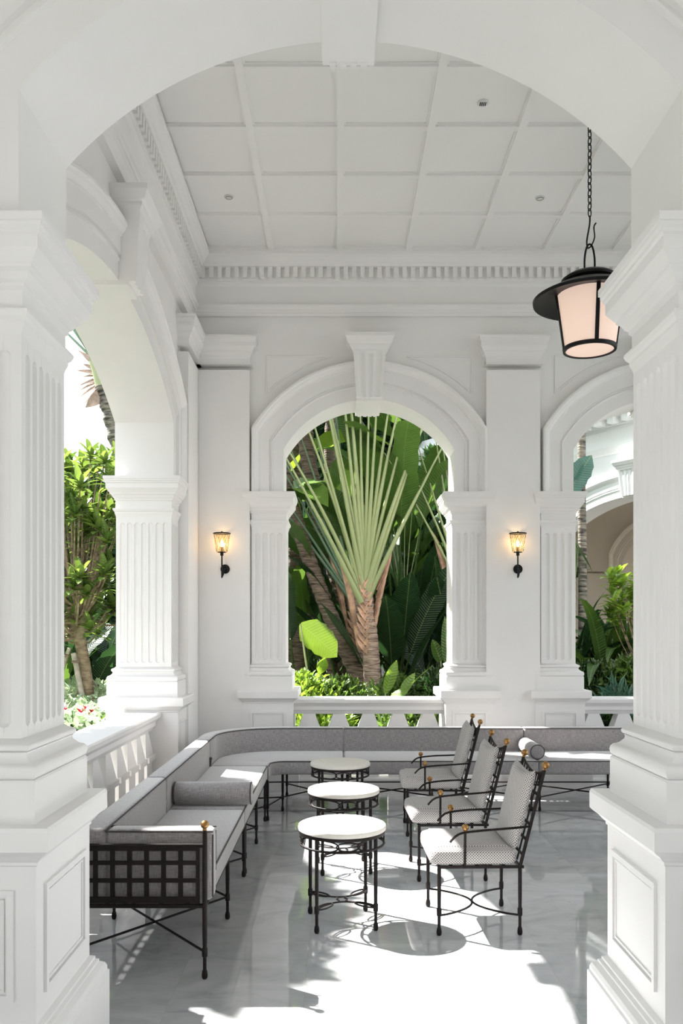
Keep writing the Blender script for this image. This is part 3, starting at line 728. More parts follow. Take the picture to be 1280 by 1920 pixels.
def sofa_corner():
    t = thing('sofa', 'curved grey linen corner section of the sofa in the back left corner', 'sofa', (-.6, 7.9, 0))
    feet = [(-.60, 7.25), (-.497, 7.63), (-.5, 8.30), (.035, 7.63), (.035, 8.30), (-1.25, 7.45)]
    for f in feet: leg(*f, .34, t)
    fr = [(-.61, 7.23)]+arc(-.49, 7.50, .125, PI, PI/2, 6)+[(.05, YF)]
    bk = [(-1.245, 7.23)]+arc(-.55, 7.60, .70, PI, PI/2, 12)+[(.05, YR)]
    mb = MB(); mb.tube([(x, y, .338) for x, y in fr], .011, 6); mb.tube([(x, y, .338) for x, y in bk], .011, 6)
    for p, q in zip([(-1.1, 7.9), (-.8, 8.2), (-.3, YR), (-.05, YR)], [(-.6, 7.5), (-.5, 7.6), (-.3, YF), (-.05, YF)]): mb.bar((*p, .34), (*q, .34), .02, .005)
    mb.build('seat_frame', IR, t)
    mb = MB(); mb.tube([(x, y, .14) for x, y in bk], .0065, 6); mb.build('rear_stretcher', IR, t)
    for p, q in (((-.60, 7.25), (-.497, 7.63)), ((-.497, 7.63), (.035, 8.30)), ((-.5, 8.30), (.035, 7.63)), ((-1.25, 7.45), (-.497, 7.63))):
        mb = MB(); mb.tube([(*p, .125), (*q, .125)], .0065, 6); mb.build('cross_stretcher', IR, t)
    # seat: outline polygon lofted with softened edges
    outer = [(-1.09, 7.235)]+arc(CXc, CYc+.02, .555, PI, PI/2, 16)+[(.049, 8.125)]
    inner = [(.049, 7.49)]+arc(-.46, 7.36, .13, PI/2, PI, 8)+[(-.59, 7.235)]
    poly = outer+inner
    def inset(o, d):
        n = len(o); res = []
        for i in range(n):
            a, b, c = Vector(o[i-1]), Vector(o[i]), Vector(o[(i+1) % n])
            e1 = (b-a); e2 = (c-b)
            n1 = Vector((e1.y, -e1.x)).normalized() if e1.length > 1e-6 else Vector((0, 0)); n2 = Vector((e2.y, -e2.x)).normalized() if e2.length > 1e-6 else n1
            m_ = (n1+n2); m_ = m_/max(.5, m_.length_squared/2) if m_.length > 0 else m_
            res.append(b+m_*d)
        return res
    rings = []
    for z, d in ((0,.018),(.006,.006),(.018,0),(.10,0),(.112,.005),(.118,.013),(.12,.024)):
        rings.append([(x, y, ZSB+z) for x, y in inset(poly, d)])
    mb = MB(); mb.loft(rings); s = mb.build('seat_cushion', M['linen'], t, smooth=.8)
    mb = MB(); mb.tube([(x, y, ZS-.006) for x, y in inner], .0045, 6); mb.build('piping', M['piping'], s)
    pb = [(-1.155, 7.235)]+arc(CXc, CYc, .625, PI, PI/2, 18)+[(-.25, 8.175), (.049, 8.175)]
    mb = MB(); sweep_cushion(mb, pb, .14, ZSB, .34, .03); s = mb.build('back_cushion', M['linen'], t, smooth=1); edge_piping(pb, -.066, ZSB+.332, s)
def sofa_back(x0, x1, label, legs):
    t = thing('sofa', label, 'sofa', ((x0+x1)/2, 7.95, 0))
    for x in legs: leg(x, YF, .34, t); leg(x, YR, .34, t)
    mb = MB()
    for y in (YF, YR): mb.tube([(x0+.02, y, .338), (x1-.02, y, .338)], .011, 6)
    for x in (x0+.03, x1-.03): mb.tube([(x, YF, .338), (x, YR, .338)], .011, 6)
    slats(mb, (x0+.05, YF), (x1-.05, YF), (x0+.05, YR), (x1-.05, YR), 12); mb.build('seat_frame', IR, t)
    mb = MB(); mb.tube([(x0+.02, YR, .14), (x1-.02, YR, .14)], .0065, 6); mb.build('rear_stretcher', IR, t)
    for a, b in zip(legs, legs[1:]): xbrace(t, (a, YF), (b, YF), (b, YR), (a, YR))
    p = [(x0+.001, 7.805), ((x0+x1)/2, 7.805), (x1-.001, 7.805)]
    mb = MB(); sweep_cushion(mb, p, .63, ZSB, ZS-ZSB, .022); s = mb.build('seat_cushion', M['linen'], t, smooth=1); edge_piping(p, -.311, ZS-.006, s)
    p = [(x0+.001, 8.175), ((x0+x1)/2, 8.175), (x1-.001, 8.175)]
    mb = MB(); sweep_cushion(mb, p, .14, ZSB, .34, .03); s = mb.build('back_cushion', M['linen'], t, smooth=1); edge_piping(p, -.066, ZSB+.332, s)
sofa_left_end(); sofa_left_mid(); sofa_corner()
sofa_back(.05, 1.76, 'long straight grey linen sofa section below the central back arch, behind the chairs', (.085, .91, 1.725))
sofa_back(1.762, 3.48, 'straight grey linen sofa section at the far right, holding the sunlit bolster', (1.80, 2.62, 3.44))
def bolster(label, a, b, r):
    a, b = Vector(a), Vector(b); d = (b-a).normalized()
    t = thing('bolster_cushion', label, 'cushion', tuple((a+b)/2-Vector((0, 0, r))))
    mb = MB(); prof = [(0, r*.15), (.0, r*.6), (.004, r*.88), (.012, r), (.5, r*1.01)]
    L = (b-a).length; st = [(0,.2),(.0005,.7),(.005,.93),(.015,1)]
    pts, rr = [], []
    for q, k in st: pts.append(a+d*q); rr.append(r*k)
    pts.append(a+d*L*.5); rr.append(r*1.015)
    for q, k in reversed(st): pts.append(b-d*q); rr.append(r*k)
    mb.tube(pts, rr, 28); o = mb.build('cover', M['linen'], t, smooth=.9)
    x = d.cross(Vector((0,0,1))).normalized(); z = Vector((0,0,1))
    for c in (a+d*.006, b-d*.006):
        mb = MB(); mb.tube([c+(x*math.cos(2*PI*i/28)+z*math.sin(2*PI*i/28))*(r*.965) for i in range(28)], .004, 6, closed=True); mb.build('piping', M['piping'], t)
bolster('grey linen bolster lying across the seat of the left sofa', (-1.075, 5.60, .549), (-.565, 5.60, .549), .074)
bolster('small sunlit pale bolster on the back sofa, round end towards the camera', (1.765, 7.56, .537), (1.765, 8.09, .537), .065)

# --- side tables
def side_table():
    t = thing('side_table', 'round pale stone side table, nearest the camera', 'side table', (0,0,0), 'round side tables in a row')
    R = .243
    mb = MB(); mb.lathe([(R-.006,.515),(R,.520),(R+.001,.533),(R-.002,.543),(R-.012,.547),(.001,.547)], n=64); mb.build('table_top', M['stone'], t, smooth=.5)
    r = .232; mb = MB(); circ = lambda rad, z, n=48: [(rad*math.cos(2*PI*i/n), rad*math.sin(2*PI*i/n), z) for i in range(n)]
    mb.lathe([(r-.004,.498),(r+.006,.498),(r+.008,.506),(r+.006,.515),(r-.004,.515),(r-.004,.498)], n=64, cap=False)
    mb.tube(circ(r, .442), .007, 8, closed=True); mb.build('apron_ring', IR, t, smooth=.9)
    # interlaced ellipses between the rings
    for q in range(4):
        a0 = PI/4+PI/2*q+PI/4; mb = MB(); zc, hz = .471, .028
        def on(a, z): return (r*math.cos(a), r*math.sin(a), z)
        mb.tube([on(a0+.27*math.cos(s), zc+hz*.8*math.sin(s)) for s in [2*PI*i/24 for i in range(24)]], .0045, 6, closed=True)
        for sd in (-1, 1):
            mb.tube([on(a0+sd*(.52-.30*math.sin(PI*i/12)), zc+hz*math.cos(PI*i/12)) for i in range(13)], .0045, 6)
        mb.build('apron_scroll', IR, t, smooth=.9)
    for q in range(4):
        a = PI/4+PI/2*q; leg(.226*math.cos(a), .226*math.sin(a), .505, t, r=.0105)
    mb = MB(); z = .125
    for q in range(4):
        a = PI/4+PI/2*q; d = Vector((math.cos(a), math.sin(a), 0)); n_ = Vector((-d.y, d.x, 0))
        mb.tube([d*(.158+.066*math.cos(s))+n_*.026*math.sin(s)+Vector((0,0,z)) for s in [2*PI*i/22 for i in range(22)]], .005, 6, closed=True)
    # two pairs of concave arcs joining the legs, touching at the middle
    for q in (0, 2):
        a = PI/4+PI/2*q; b = a+PI/2; pa = Vector((math.cos(a), math.sin(a), 0))*.222; pb = Vector((math.cos(b), math.sin(b), 0))*.222
        mid = (pa+pb)/2; dn = -mid.normalized()
        mb.tube([pa.lerp(pb, i/16)+dn*.115*math.sin(PI*i/16)**.8+Vector((0,0,z)) for i in range(17)], .005, 6)
        for s_ in (-1, 1):
            e = (pb-pa).normalized(); mb.tube([mid+dn*.11+e*.03*s_+Vector((0,0,z)), mid+dn*.135+e*.018*s_+Vector((0,0,z)), Vector((0,0,z))+e*.03*s_+dn*(-.0)], .0045, 6)
    mb.build('stretcher', IR, t, smooth=.9)
    return t
tb = side_table(); tb.location = (.021, 4.735, 0); tb.rotation_euler = (0, 0, .14)
dup(tb, (.036, 5.80, 0), .12, 'round sunlit stone side table in the middle of the row of three')
dup(tb, (.016, 6.95, 0), .10, 'round shaded stone side table farthest back, in front of the sofa')

# --- armchairs
def armchair():
    t = thing('armchair', 'iron armchair with lattice cushions and brass balls, nearest the camera', 'armchair', (0,0,0), 'iron armchairs facing the side tables')
    hw = .235; fx, rx = -.215, .215; lean = .135/.52
    def bk(z): return rx+max(0, z-.36)*.255
    for s in (-1, 1):
        leg(fx, s*hw, .365, t, r=.0105); leg(rx, s*hw, .365, t, r=.0105)
    # back frame
    for s in (-1, 1):
        mb = MB(); mb.tube([(bk(z), s*hw, z) for z in (.36,.5,.65,.80,.875)], .0095, 8); o = mb.build('back_post', IR, t)
        mb = MB(); mb.lathe([(.006,0),(.011,.003),(.007,.010)], (bk(.875), s*hw, .873), 12); mb.ball((bk(.9), s*hw, .901), .0205, 18); mb.build('finial', M['brass'], o)
    mb = MB()
    top = lambda k, z: [(bk(z), -hw+2*hw*i/12, z-k*math.sin(PI*i/12)) for i in range(13)]
    mb.tube(top(.045, .872), .007, 6); mb.tube(top(.035, .80), .006, 6)
    for i in range(1, 9):
        y = -hw+2*hw*i/9; f = math.sin(PI*i/9); mb.tube([(bk(.8), y, .80-.035*f), (bk(.87), y, .872-.045*f)], .0045, 6)
    for z in (.42,.50,.58,.66,.74): mb.bar((bk(z)+.004, -hw, z), (bk(z)+.004, hw, z), .005, .018)
    for y in (-.12, 0, .12): mb.bar((bk(.37)+.008, y, .37), (bk(.78)+.008, y, .78), .018, .005, up=(1,0,0))
    mb.build('back_lattice', IR, t, smooth=.9)
    mb = MB()
    for s in (-1, 1): mb.bar((fx, s*hw, .362), (rx+.02, s*hw, .362), .014, .014)
    for x in (fx, rx): mb.bar((x, -hw, .362), (x, hw, .362), .014, .014)
    for i in range(5): x = fx+.07*(i+.9); mb.bar((x, -hw, .368), (x, hw, .368), .020, .005)
    for i in range(4): y = -hw+.094*(i+1); mb.bar((fx, y, .364), (rx, y, .364), .020, .005)
    mb.build('seat_frame', IR, t)
    # arms
    for s in (-1, 1):
        mb = MB(); y = s*hw
        mb.tube(curve_pts([(bk(.56), y, .575), (.16, y*1.04, .568), (.02, y*1.09, .560), (-.085, y*1.08, .548), (-.125, y*1.07, .532), (-.150, y*1.06, .508), (-.158, y*1.05, .497)], 5), [.0065]*31, 8, squash=1.5)
        a = mb.build('arm', IR, t, smooth=.9)
        mb = MB(); mb.tube([(-.08, y*1.03, .36), (-.08, y*1.08, .555)], .007, 8); mb.build('arm_post', IR, a)
        mb = MB(); mb.lathe([(.006,0),(.010,.003),(.006,.008)], (-.08, y*1.08, .554), 12); mb.ball((-.08, y*1.08, .576), .0185, 18); mb.build('finial', M['brass'], a)
    # stretchers: two half ellipses meeting in the middle
    for s in (-1, 1):
        mb = MB(); mb.tube([(s*(.215-.213*math.sin(PI*i/24)**.75), -hw+2*hw*i/24, .105) for i in range(25)], .006, 8); mb.build('curved_stretcher', IR, t)
    # cushions
    def pad(f, nu=14, nv=14):
        mb = MB(); rings = []
        return mb
    mb = MB(); sx0, sx1, sy = -.265, .205, .245; rings = []
    def seatring(z, d, crown=0):
        pts = []; w0 = .05
        for cx, cy, a0 in ((sx1-w0, sy-w0, 0), (sx0+w0, sy-w0, PI/2), (sx0+w0, -sy+w0, PI), (sx1-w0, -sy+w0, 1.5*PI)):
            for i in range(6):
                a = a0+PI/2*i/5; pts.append((cx+(w0-d)*math.cos(a), cy+(w0-d)*math.sin(a), z))
        return pts
    for z, d in ((.372,.03),(.375,.012),(.388,.002),(.41,0),(.435,.002),(.447,.009),(.452,.02),(.460,.045),(.466,.049)): rings.append(seatring(z, d))
    cap_in = [[(-.03+(p[0]+.03)*k, p[1]*k, .466+.006*(1-k)) for p in rings[-1]] for k in (.7, .35, .01)]
    mb.loft(rings+cap_in); mb.build('seat_cushion', M['lattice'], t, smooth=1.2)
    mb = MB(); rings = []
    n = 12; hwb = .205
    zlist = [.445,.452,.47,.55,.65,.75,.80,.83,.845,.85]
    for i, z in enumerate(zlist):
        e = min(i, len(zlist)-1-i); tk = (.012,.028,.036)[min(e, 2)] if e < 3 else .038
        ring = []
        for j in range(n+1):
            u = -1+2*j/n; te = tk*(1-.75*abs(u)**6); zz = z
            if z > .78: zz = z+(.028*abs(u)**3-.012)*((z-.78)/.07)
            ring.append((bk(zz)-.045-te, u*hwb, zz))
        for j in range(n, -1, -1):
            u = -1+2*j/n; te = tk*(1-.75*abs(u)**6); zz = z
            if z > .78: zz = z+(.028*abs(u)**3-.012)*((z-.78)/.07)
            ring.append((bk(zz)-.045+te*.9, u*hwb, zz))
        rings.append(ring)
    mb.loft(rings); mb.build('back_cushion', M['lattice'], t, smooth=1.2)
    return t
ch = armchair(); ch.location = (.745, 4.765, 0); ch.rotation_euler = (0, 0, .02)
dup(ch, (.728, 5.735, 0), .03, 'iron armchair with lattice cushions and brass balls, middle one of the three')
dup(ch, (.765, 6.92, 0), -.03, 'iron armchair with lattice cushions and brass balls, farthest of the three, against the sofa')

# --- hanging lantern
def lantern(x, y, zb):
    t = thing('hanging_lantern', 'black metal pendant lantern with frosted shade hanging on a chain from the ceiling', 'lantern', (x, y, zb))
    rb, rt, h = .178, .232, .40
    c = (x, y, zb)
    mb = MB(); mb.lathe([(rb-.006,.006),(rt-.006,h)], c, 48, cap=False); mb.build('shade', M['shade'], t, smooth=.9)
    mb = MB(); mb.lathe([(.001,.008),(rb-.008,.008),(rb-.008,.012),(.001,.012)], c, 48); mb.build('diffuser', M['shade'], t, smooth=.5)
    mb = MB(); mb.lathe([(rb-.014,0),(rb+.004,0),(rb+.008,.024),(rb-.010,.024),(rb-.014,0)], c, 48, cap=False); mb.build('bottom_ring', M['black'], t)
    for k in range(4):
        a = PI/2*k-1.60; d = Vector((math.cos(a), math.sin(a), 0)); mb = MB(); cc = Vector(c)
        mb.bar(cc+d*(rb+.002)+Vector((0,0,.01)), cc+d*(rt+.002)+Vector((0,0,h)), .026, .010, up=d); mb.build('strut', M['black'], t)
    mb = MB(); mb.lathe([(.10,h+.02),(rt+.0,h-.012),(rt+.05,h-.02),(.365,h-.05),(.388,h-.055),(.392,h-.035),(.37,h-.022),(.26,h+.035),(.18,h+.06),(.175,h+.075),(.19,h+.085),(.195,h+.10),(.16,h+.125),(.05,h+.14),(.001,h+.142)], c, 56, cap=False); mb.build('hat', M['black'], t, smooth=.5)
    mb = MB(); zc = zb+h+.13
    mb.tube(curve_pts([(x-.035, y, zc), (x-.035, y, zc+.12), (x-.02, y, zc+.2), (x, y, zc+.22), (x+.02, y, zc+.2), (x+.035, y, zc+.12), (x+.035, y, zc)], 4), .007, 6)
    mb.tube(curve_pts([(x-.012, y, zc+.19), (x+.012, y, zc+.21), (x+.035, y, zc+.27), (x+.03, y, zc+.34), (x+.045, y, zc+.37)], 4), .005, 6)
    mb.tube(curve_pts([(x-.012, y, zc+.19), (x-.02, y, zc+.24), (x, y, zc+.36), (x+.002, y, zc+.42)], 4), .006, 6)
    mb.build('hook', M['black'], t)
    mb = MB(); z = zc+.41; k = 0
    while z < ZC+.0:
        a = PI/2*(k % 2)+.5; d = Vector((math.cos(a), math.sin(a), 0))
        mb.tube([Vector((x, y, z+.03))+d*.014*math.cos(s)+Vector((0,0,.030*math.sin(s))) for s in [2*PI*i/12 for i in range(12)]], .0042, 5, closed=True)
        z += .046; k += 1
    mb.build('chain', M['black'], t)
    mb = MB(); mb.lathe([(.001,.04),(.06,.04),(.06,.03),(.03,.0),(.001,-.01)], (x, y, ZC+.0), 24); mb.build('ceiling_rose', M['black'], t)
YLN = 6.0
lantern((1105-634)*YLN/1600, YLN, H0+(1181-658)*YLN/1600)
# --- wall lamps
def sconce(x, label):
    y = 8.645; t = thing('wall_lamp', label, 'wall lamp', (x, y, 2.22), 'small glass wall lamps')
    c = Vector((x, y-.10, 0)); mb = MB()
    mb.tube([(x+.02, y+.001, 2.235), (x+.02, y-.012, 2.235)], .047, 28); mb.build('back_plate', M['black'], t, smooth=.5)
    mb = MB(); mb.tube(curve_pts([(x+.02, y-.01, 2.235), (x+.02, y-.06, 2.22), (x+.01, y-.095, 2.17), (x, y-.10, 2.145)], 4), .008, 8)
    mb.tube([(x, y-.10, 2.14), (x, y-.10, 2.385)], .0075, 8); mb.lathe([(.0075,2.36),(.016,2.365),(.016,2.39),(.045,2.395),(.045,2.40),(.001,2.40)], c, 20)
    mb.build('stem', M['black'], t)
    mb = MB(); n = 48
    rings = []
    for z, r in ((2.40,.054),(2.45,.062),(2.50,.069),(2.55,.076),(2.585,.081)):
        rings.append([c+Vector(((r+.002*math.cos(16*2*PI*j/n))*math.cos(2*PI*j/n), (r+.002*math.cos(16*2*PI*j/n))*math.sin(2*PI*j/n), z)) for j in range(n)])
    mb.loft(rings, cap=False); mb.build('glass_shade', M['ribglass'], t)
    mb = MB(); mb.tube([c+Vector((.083*math.cos(2*PI*i/32), .083*math.sin(2*PI*i/32), 2.585)) for i in range(32)], .006, 6, closed=True)
    mb.bar(c+Vector((-.083,0,2.588)), c+Vector((.083,0,2.588)), .008); mb.ball(c+Vector((0,0,2.598)), .010)
    for k in range(8):
        a0 = 2*PI*k/8
        for sg in (-1, 1):
            mb.tube([c+Vector(((.081-.027*q)*math.cos(a0+sg*1.2*q), (.081-.027*q)*math.sin(a0+sg*1.2*q), 2.585-.185*q)) for q in [i/8 for i in range(9)]], .0014, 4)
    mb.build('shade_cage', M['black'], t)
    mb = MB(); mb.lathe([(.012,2.40),(.014,2.405),(.014,2.45),(.010,2.452)], c, 14); mb.build('socket', M['brass'], t)
    mb = MB(); mb.lathe([(.008,2.452),(.016,2.47),(.015,2.49),(.008,2.51),(.001,2.52)], c, 14); mb.build('bulb', M['bulb'], t)
    ld = bpy.data.lights.new('lamp_light', 'POINT'); lo = bpy.data.objects.new('lamp_light', ld); C.objects.link(lo)
    ld.energy = .6; ld.color = (1, .62, .30); ld.shadow_soft_size = .02; lo.location = (0, -.10, .285); lo.parent = t
sconce(-1.165, 'small glass and iron wall lamp on the left pilaster, lit'); sconce(1.797, 'small glass and iron wall lamp on the right pilaster, lit')
# --- ceiling fittings
def fitting(px, py, r, label, vent=False):
    Y = (ZC-H0)*1600/(1181-py); x = (px-634)*Y/1600; z = ZC+.035
    t = thing('ceiling_vent' if vent else 'smoke_detector', label, 'ceiling fitting', (x, Y, z))
    mb = MB(); mb.lathe([(.001,-.012),(r*.6,-.012),(r*.85,-.010),(r,-.005),(r,.002),(.001,.002)], (x, Y, z), 32); mb.build('housing', M['glassy'], t, smooth=.6)
    mb = MB()
    if vent:
        for k in range(4): mb.box(x-r*.6+k*r*.3+.002, x-r*.6+k*r*.3+.010, Y-r*.5, Y+r*.5, z-.0135, z-.008)
    else: mb.lathe([(r*.66,-.0135),(r*.72,-.0135),(r*.72,-.008),(r*.66,-.008),(r*.66,-.0135)], (x, Y, z), 24, cap=False)
    mb.build('grille', M['dark_glass'] if vent else M['black'], t)
fitting(905, 201, .042, 'round slotted white vent in the ceiling, nearest the front arch', True)
fitting(429, 376, .042, 'round white detector on the left side of the ceiling')
fitting(1012, 378, .042, 'round white detector on the ceiling left of the lantern chain')
# ================================================================ GARDEN
rnd = random.Random(7)
ZG = -.25
g = MB()
def ground(name, x0, x1, y0, y1, z, mat):
    mb = MB(); n = 24; vs = []; fs = []
    for i in range(n+1):
        for j in range(n+1):
            x = x0+(x1-x0)*i/n; y = y0+(y1-y0)*j/n; vs.append((x, y, z+.06*math.sin(x*1.3)*math.cos(y*.9)))
    for i in range(n):
        for j in range(n): a = i*(n+1)+j; fs.append((a, a+1, a+n+2, a+n+1))
    mb.add(vs, fs); o = mb.build(name, mat, None, smooth=1); return struct(o)
ground('ground', -40, 30, -30, 60, ZG-.1, M['soil'])

def blade(mb, base, dirn, L, W, droop=.3, seg=8, fold=.25, shape='banana', twist=0., side=None, wave=0., tear=1):
    """a leaf: strip either side of a drooping midrib"""
    d = Vector(dirn).normalized(); base = Vector(base)
    s_ = d.cross(Vector((0,0,1)))
    if s_.length < .1: s_ = Vector((1,0,0)) if side is None else Vector(side)
    if side is not None: s_ = Vector(side)-d*Vector(side).dot(d)
    s_.normalize()
    if twist: s_ = Matrix.Rotation(twist, 3, d) @ s_
    p = base.copy(); vs = []; fs = []; st = L/seg; b0 = len(mb.v)
    for i in range(seg+1):
        t = i/seg
        if shape == 'banana': wd = W/2*max(.0, (1-((t-.42)/.58)**3 if t > .42 else 1-(1-t/.42)**3*.85))*(1-.10*(i % 2)*tear)
        elif shape == 'lance': wd = W/2*math.sin(PI*min(1, t*.93+.07))**.8
        elif shape == 'strap': wd = W/2*(1-t**3)*(.6+.4*min(1, t*4))
        elif shape == 'oval': wd = W/2*math.sin(PI*(.06+.94*t)**.8)**.6 if t < 1 else 0
        else: wd = W/2
        wd = max(wd, .002)
        up = s_.cross(d).normalized()
        if up.z < 0 and side is None: up = -up
        lift = up*(wd*fold); wv = up*wave*math.sin(t*9+base.x*7)*wd
        vs += [p-s_*wd+lift+wv, p, p+s_*wd+lift-wv]
        for j_, q_ in enumerate((-wd, 0, wd)): mb.uv[b0+i*3+j_] = (t*L, q_)
        d = (d+Vector((0,0,-1))*droop*st/L*2.0*(.3+t)).normalized(); p = p+d*st
    for i in range(seg):
        a = i*3; fs += [(a, a+1, a+4, a+3), (a+1, a+2, a+5, a+4)]
    mb.add(vs, fs); return p
def rdir(el0, el1, az0=0, az1=2*PI):
    a = rnd.uniform(az0, az1); e = rnd.uniform(el0, el1); return Vector((math.cos(a)*math.cos(e), math.sin(a)*math.cos(e), math.sin(e)))
def cloud(mb, c, r, n, L, W, shape='oval', seg=2, up=.4, droop=.4):
    """n leaves scattered through an ellipsoid, pointing outwards"""
    for _ in range(n):
        u = rdir(-1.4, 1.5); k = rnd.uniform(.35, 1)**.5
        p = Vector(c)+Vector((u.x*r[0], u.y*r[1], u.z*r[2]))*k
        if p.z < ZG: continue
        d = (u+rdir(-1.2, 1.4)*.9+Vector((0,0,up))).normalized()
        blade(mb, p, d, L*rnd.uniform(.6, 1.25), W*rnd.uniform(.7, 1.2), droop, seg, .2, shape, twist=rnd.uniform(-.8, .8))
def plant(name, label, cat, loc, group=None): return thing(name, label, cat, tuple(loc), group)
def shrub(label, c, r, n, L, W, mat, shape='oval', seg=2, group=None, stems=5, name='shrub', cat='shrub', up=.4):
    t = plant(name, label, cat, (c[0], c[1], ZG), group)
    mb = MB(); cloud(mb, c, r, n, L, W, shape, seg, up); mb.build('foliage', mat, t, smooth=0, uv=False)
    mb = MB()
    for _ in range(stems):
        u = rdir(.3, 1.3); e = Vector(c)+Vector((u.x*r[0], u.y*r[1], u.z*r[2]))*.75
        mb.tube([(c[0]+rnd.uniform(-.1,.1), c[1]+rnd.uniform(-.1,.1), ZG-.05), Vector(c).lerp(e, .4), e], [.02,.014,.006], 5)
    mb.build('stems', M['bark_tan'], t); return t
def trunk(name_mat, pts, radii, parent, name='trunk', knob=.04, n=14, ringstep=.05):
    sm = curve_pts(pts, 24); m = len(sm)
    dist = 0; rr = []
    for i, p in enumerate(sm):
        if i: dist += (sm[i]-sm[i-1]).length
        t = i/(m-1)*(len(radii)-1); k = min(int(t), len(radii)-2); r = radii[k]+(radii[k+1]-radii[k])*(t-k)
        rr.append(r*(1+knob*math.sin(dist*2*PI/ringstep*.37)+knob*rnd.uniform(-.6, .6)))
    mb = MB(); mb.tube(sm, rr, n); return mb.build(name, M[name_mat], parent, smooth=1.2)

# ---- big paddle-leaved plants
def paddle_clump(label, x, y, n, hgt, L, W, mat, az=(0, 2*PI), lean=(.15, .5), group='broad leaved clumps in the garden', name='banana_plant', cat='plant', droop=(.2,.6), stalk='leaf_mid', zb=ZG):
    t = plant(name, label, cat, (x, y, zb), group)
    for i in range(n):
        a = rnd.uniform(*az); ln = rnd.uniform(*lean); h = hgt*rnd.uniform(.55, 1.05)
        b = Vector((x+rnd.uniform(-.25,.25), y+rnd.uniform(-.2,.2), zb))
        d = Vector((math.cos(a)*ln, math.sin(a)*ln, 1)).normalized(); e = b+d*h
        mb = MB(); mb.tube([b, b+Vector((0,0,h*.4)), e], [.035,.026,.013], 7)
        o = mb.build('stalk', M[stalk], t)
        mb = MB(); d2 = (d+Vector((math.cos(a), math.sin(a), 0))*.25).normalized()
        l = L*rnd.uniform(.75, 1.15); wv = W*rnd.uniform(.8, 1.15)
        blade(mb, e, d2, l, wv, rnd.uniform(*droop), 12, rnd.uniform(.05,.35), 'banana', twist=rnd.uniform(-1.2, 1.2), wave=.12)
        mb.build('leaf', mat, o, smooth=.9, uv=False)
    return t
# ---- fan palms with crossed stalks (traveller's palm)
def fan_palm(label, base, fanpt, trunk_pts, trunk_r, angs, L, az, mat, W=.055, lean=0., trunkmat='bark_light', blades=True, sheath=True, bl=1.9, name='traveller_palm'):
    """fanpt: where the stalks cross; angs: list of stalk angles from vertical in the fan's plane, az: fan plane direction"""
    t = plant(name, label, 'palm tree', base)
    trunk(trunkmat, trunk_pts, trunk_r, t, ringstep=.03)
    u = Vector((math.cos(az), math.sin(az), 0)); nrm = Vector((-u.y, u.x, 0)); f = Vector(fanpt)
    for i, a in enumerate(angs):
        k = a/max(abs(q) for q in angs); low = abs(k)
        al = a+lean+rnd.uniform(-.035, .035)
        s0 = f+u*(.045*k)+Vector((0,0,-.34*low+.02))-nrm*(.06*low+rnd.uniform(-.02,.03))
        d = (u*math.sin(al)+Vector((0,0,1))*math.cos(al)).normalized()
        ll = L*rnd.uniform(.97, 1.12); wk = rnd.uniform(.78, 1.02); bend = rnd.uniform(-.008, .010)
        side = u*(1 if k > 0 else -1)
        pts = []; p = s0.copy(); dd = d.copy()
        for j in range(13):
            pts.append(p.copy()); dd = (dd+side*(.012*low+bend)+nrm*rnd.uniform(-.004,.004)).normalized(); p = p+dd*ll/12
        rr = [W*(1.45-.2*j/2) if j < 3 else W*(1.15-.075*j) for j in range(13)]
        rr = [W*wk*max(.22, (1.25-1.02*(j/12)**.6)) for j in range(13)]
        mb = MB(); n = 8; rings = []
        for j, q in enumerate(pts):
            tg = (pts[min(j+1,12)]-pts[max(j-1,0)]).normalized(); b = nrm; c = tg.cross(b).normalized(); r = rr[j]
            rings.append([q+c*r*.62*math.cos(2*PI*m/n)+b*r*.7*math.sin(2*PI*m/n) for m in range(n)])
        mb.loft(rings); st = mb.build('stalk', mat, t, smooth=1.0)
        if blades:
            mb = MB(); blade(mb, pts[-1], dd, bl*rnd.uniform(.8,1.1), .50, rnd.uniform(.15,.45), 12, .3, 'banana', side=nrm*rnd.choice((1,-1))+u*rnd.uniform(-.8,.8), wave=.1)
            mb.build('leaf', M['leaf_mid'], st, smooth=.9, uv=False)
    if sheath:
        mb = MB()
        for q in range(9):         # dry split leaf bases hugging both edges of the crown shaft
            for sd in (-1, 1):
                z = -.95+.10*q; wd = .085+.016*q
                blade(mb, f+u*sd*wd*.75+Vector((0,0,z))-nrm*.045, u*sd*(.20+.03*q)+Vector((0,0,1)), .30+.03*q, .075, -.1, 6, .5, 'lance', side=nrm*.6+u*sd, tear=0)
                blade(mb, f-u*sd*wd*.3+Vector((0,0,z-.03))-nrm*.10, u*sd*.75+Vector((0,0,1)), .26, .06, -.1, 5, .3, 'lance', side=u+nrm*.2, tear=0)
        mb.build('sheath', M['sheath'], t, smooth=.6)
    return t
R_ = math.radians
Ym = 11.2
fan_palm('palm with a fan of pale green stalks and ringed tan trunk, centre of back arch', tuple(P(702, 1420, Ym)), P(682, 1085, Ym),
    [P(708, 1440, Ym), P(700, 1330, Ym), P(695, 1215, Ym), P(688, 1150, Ym), P(684, 1108, Ym)], [.125,.12,.105,.10,.105],
    [R_(a) for a in (-27,-21,-17.5,-15,-12.5,-10,-8,-6,-4,-2,0,2,4,6,8.5,11,14,18,23)], 2.45, .12, M['petiole'], W=.074)
Yk = 12.3
fan_palm('greyer fan palm leaning left just behind the pale central palm', tuple(P(668, 1400, Yk)), P(660, 1085, Yk),
    [P(690, 1400, Yk), P(682, 1250, Yk), P(668, 1150, Yk), P(660, 1095, Yk)], [.12,.12,.11,.12],
    [R_(a) for a in (-30,-26,-22,-18,-14,-10,-6,-2,4,10)], 2.6, .3, M['petiole_blue'], W=.05, lean=R_(-8))
Yr = 11.6
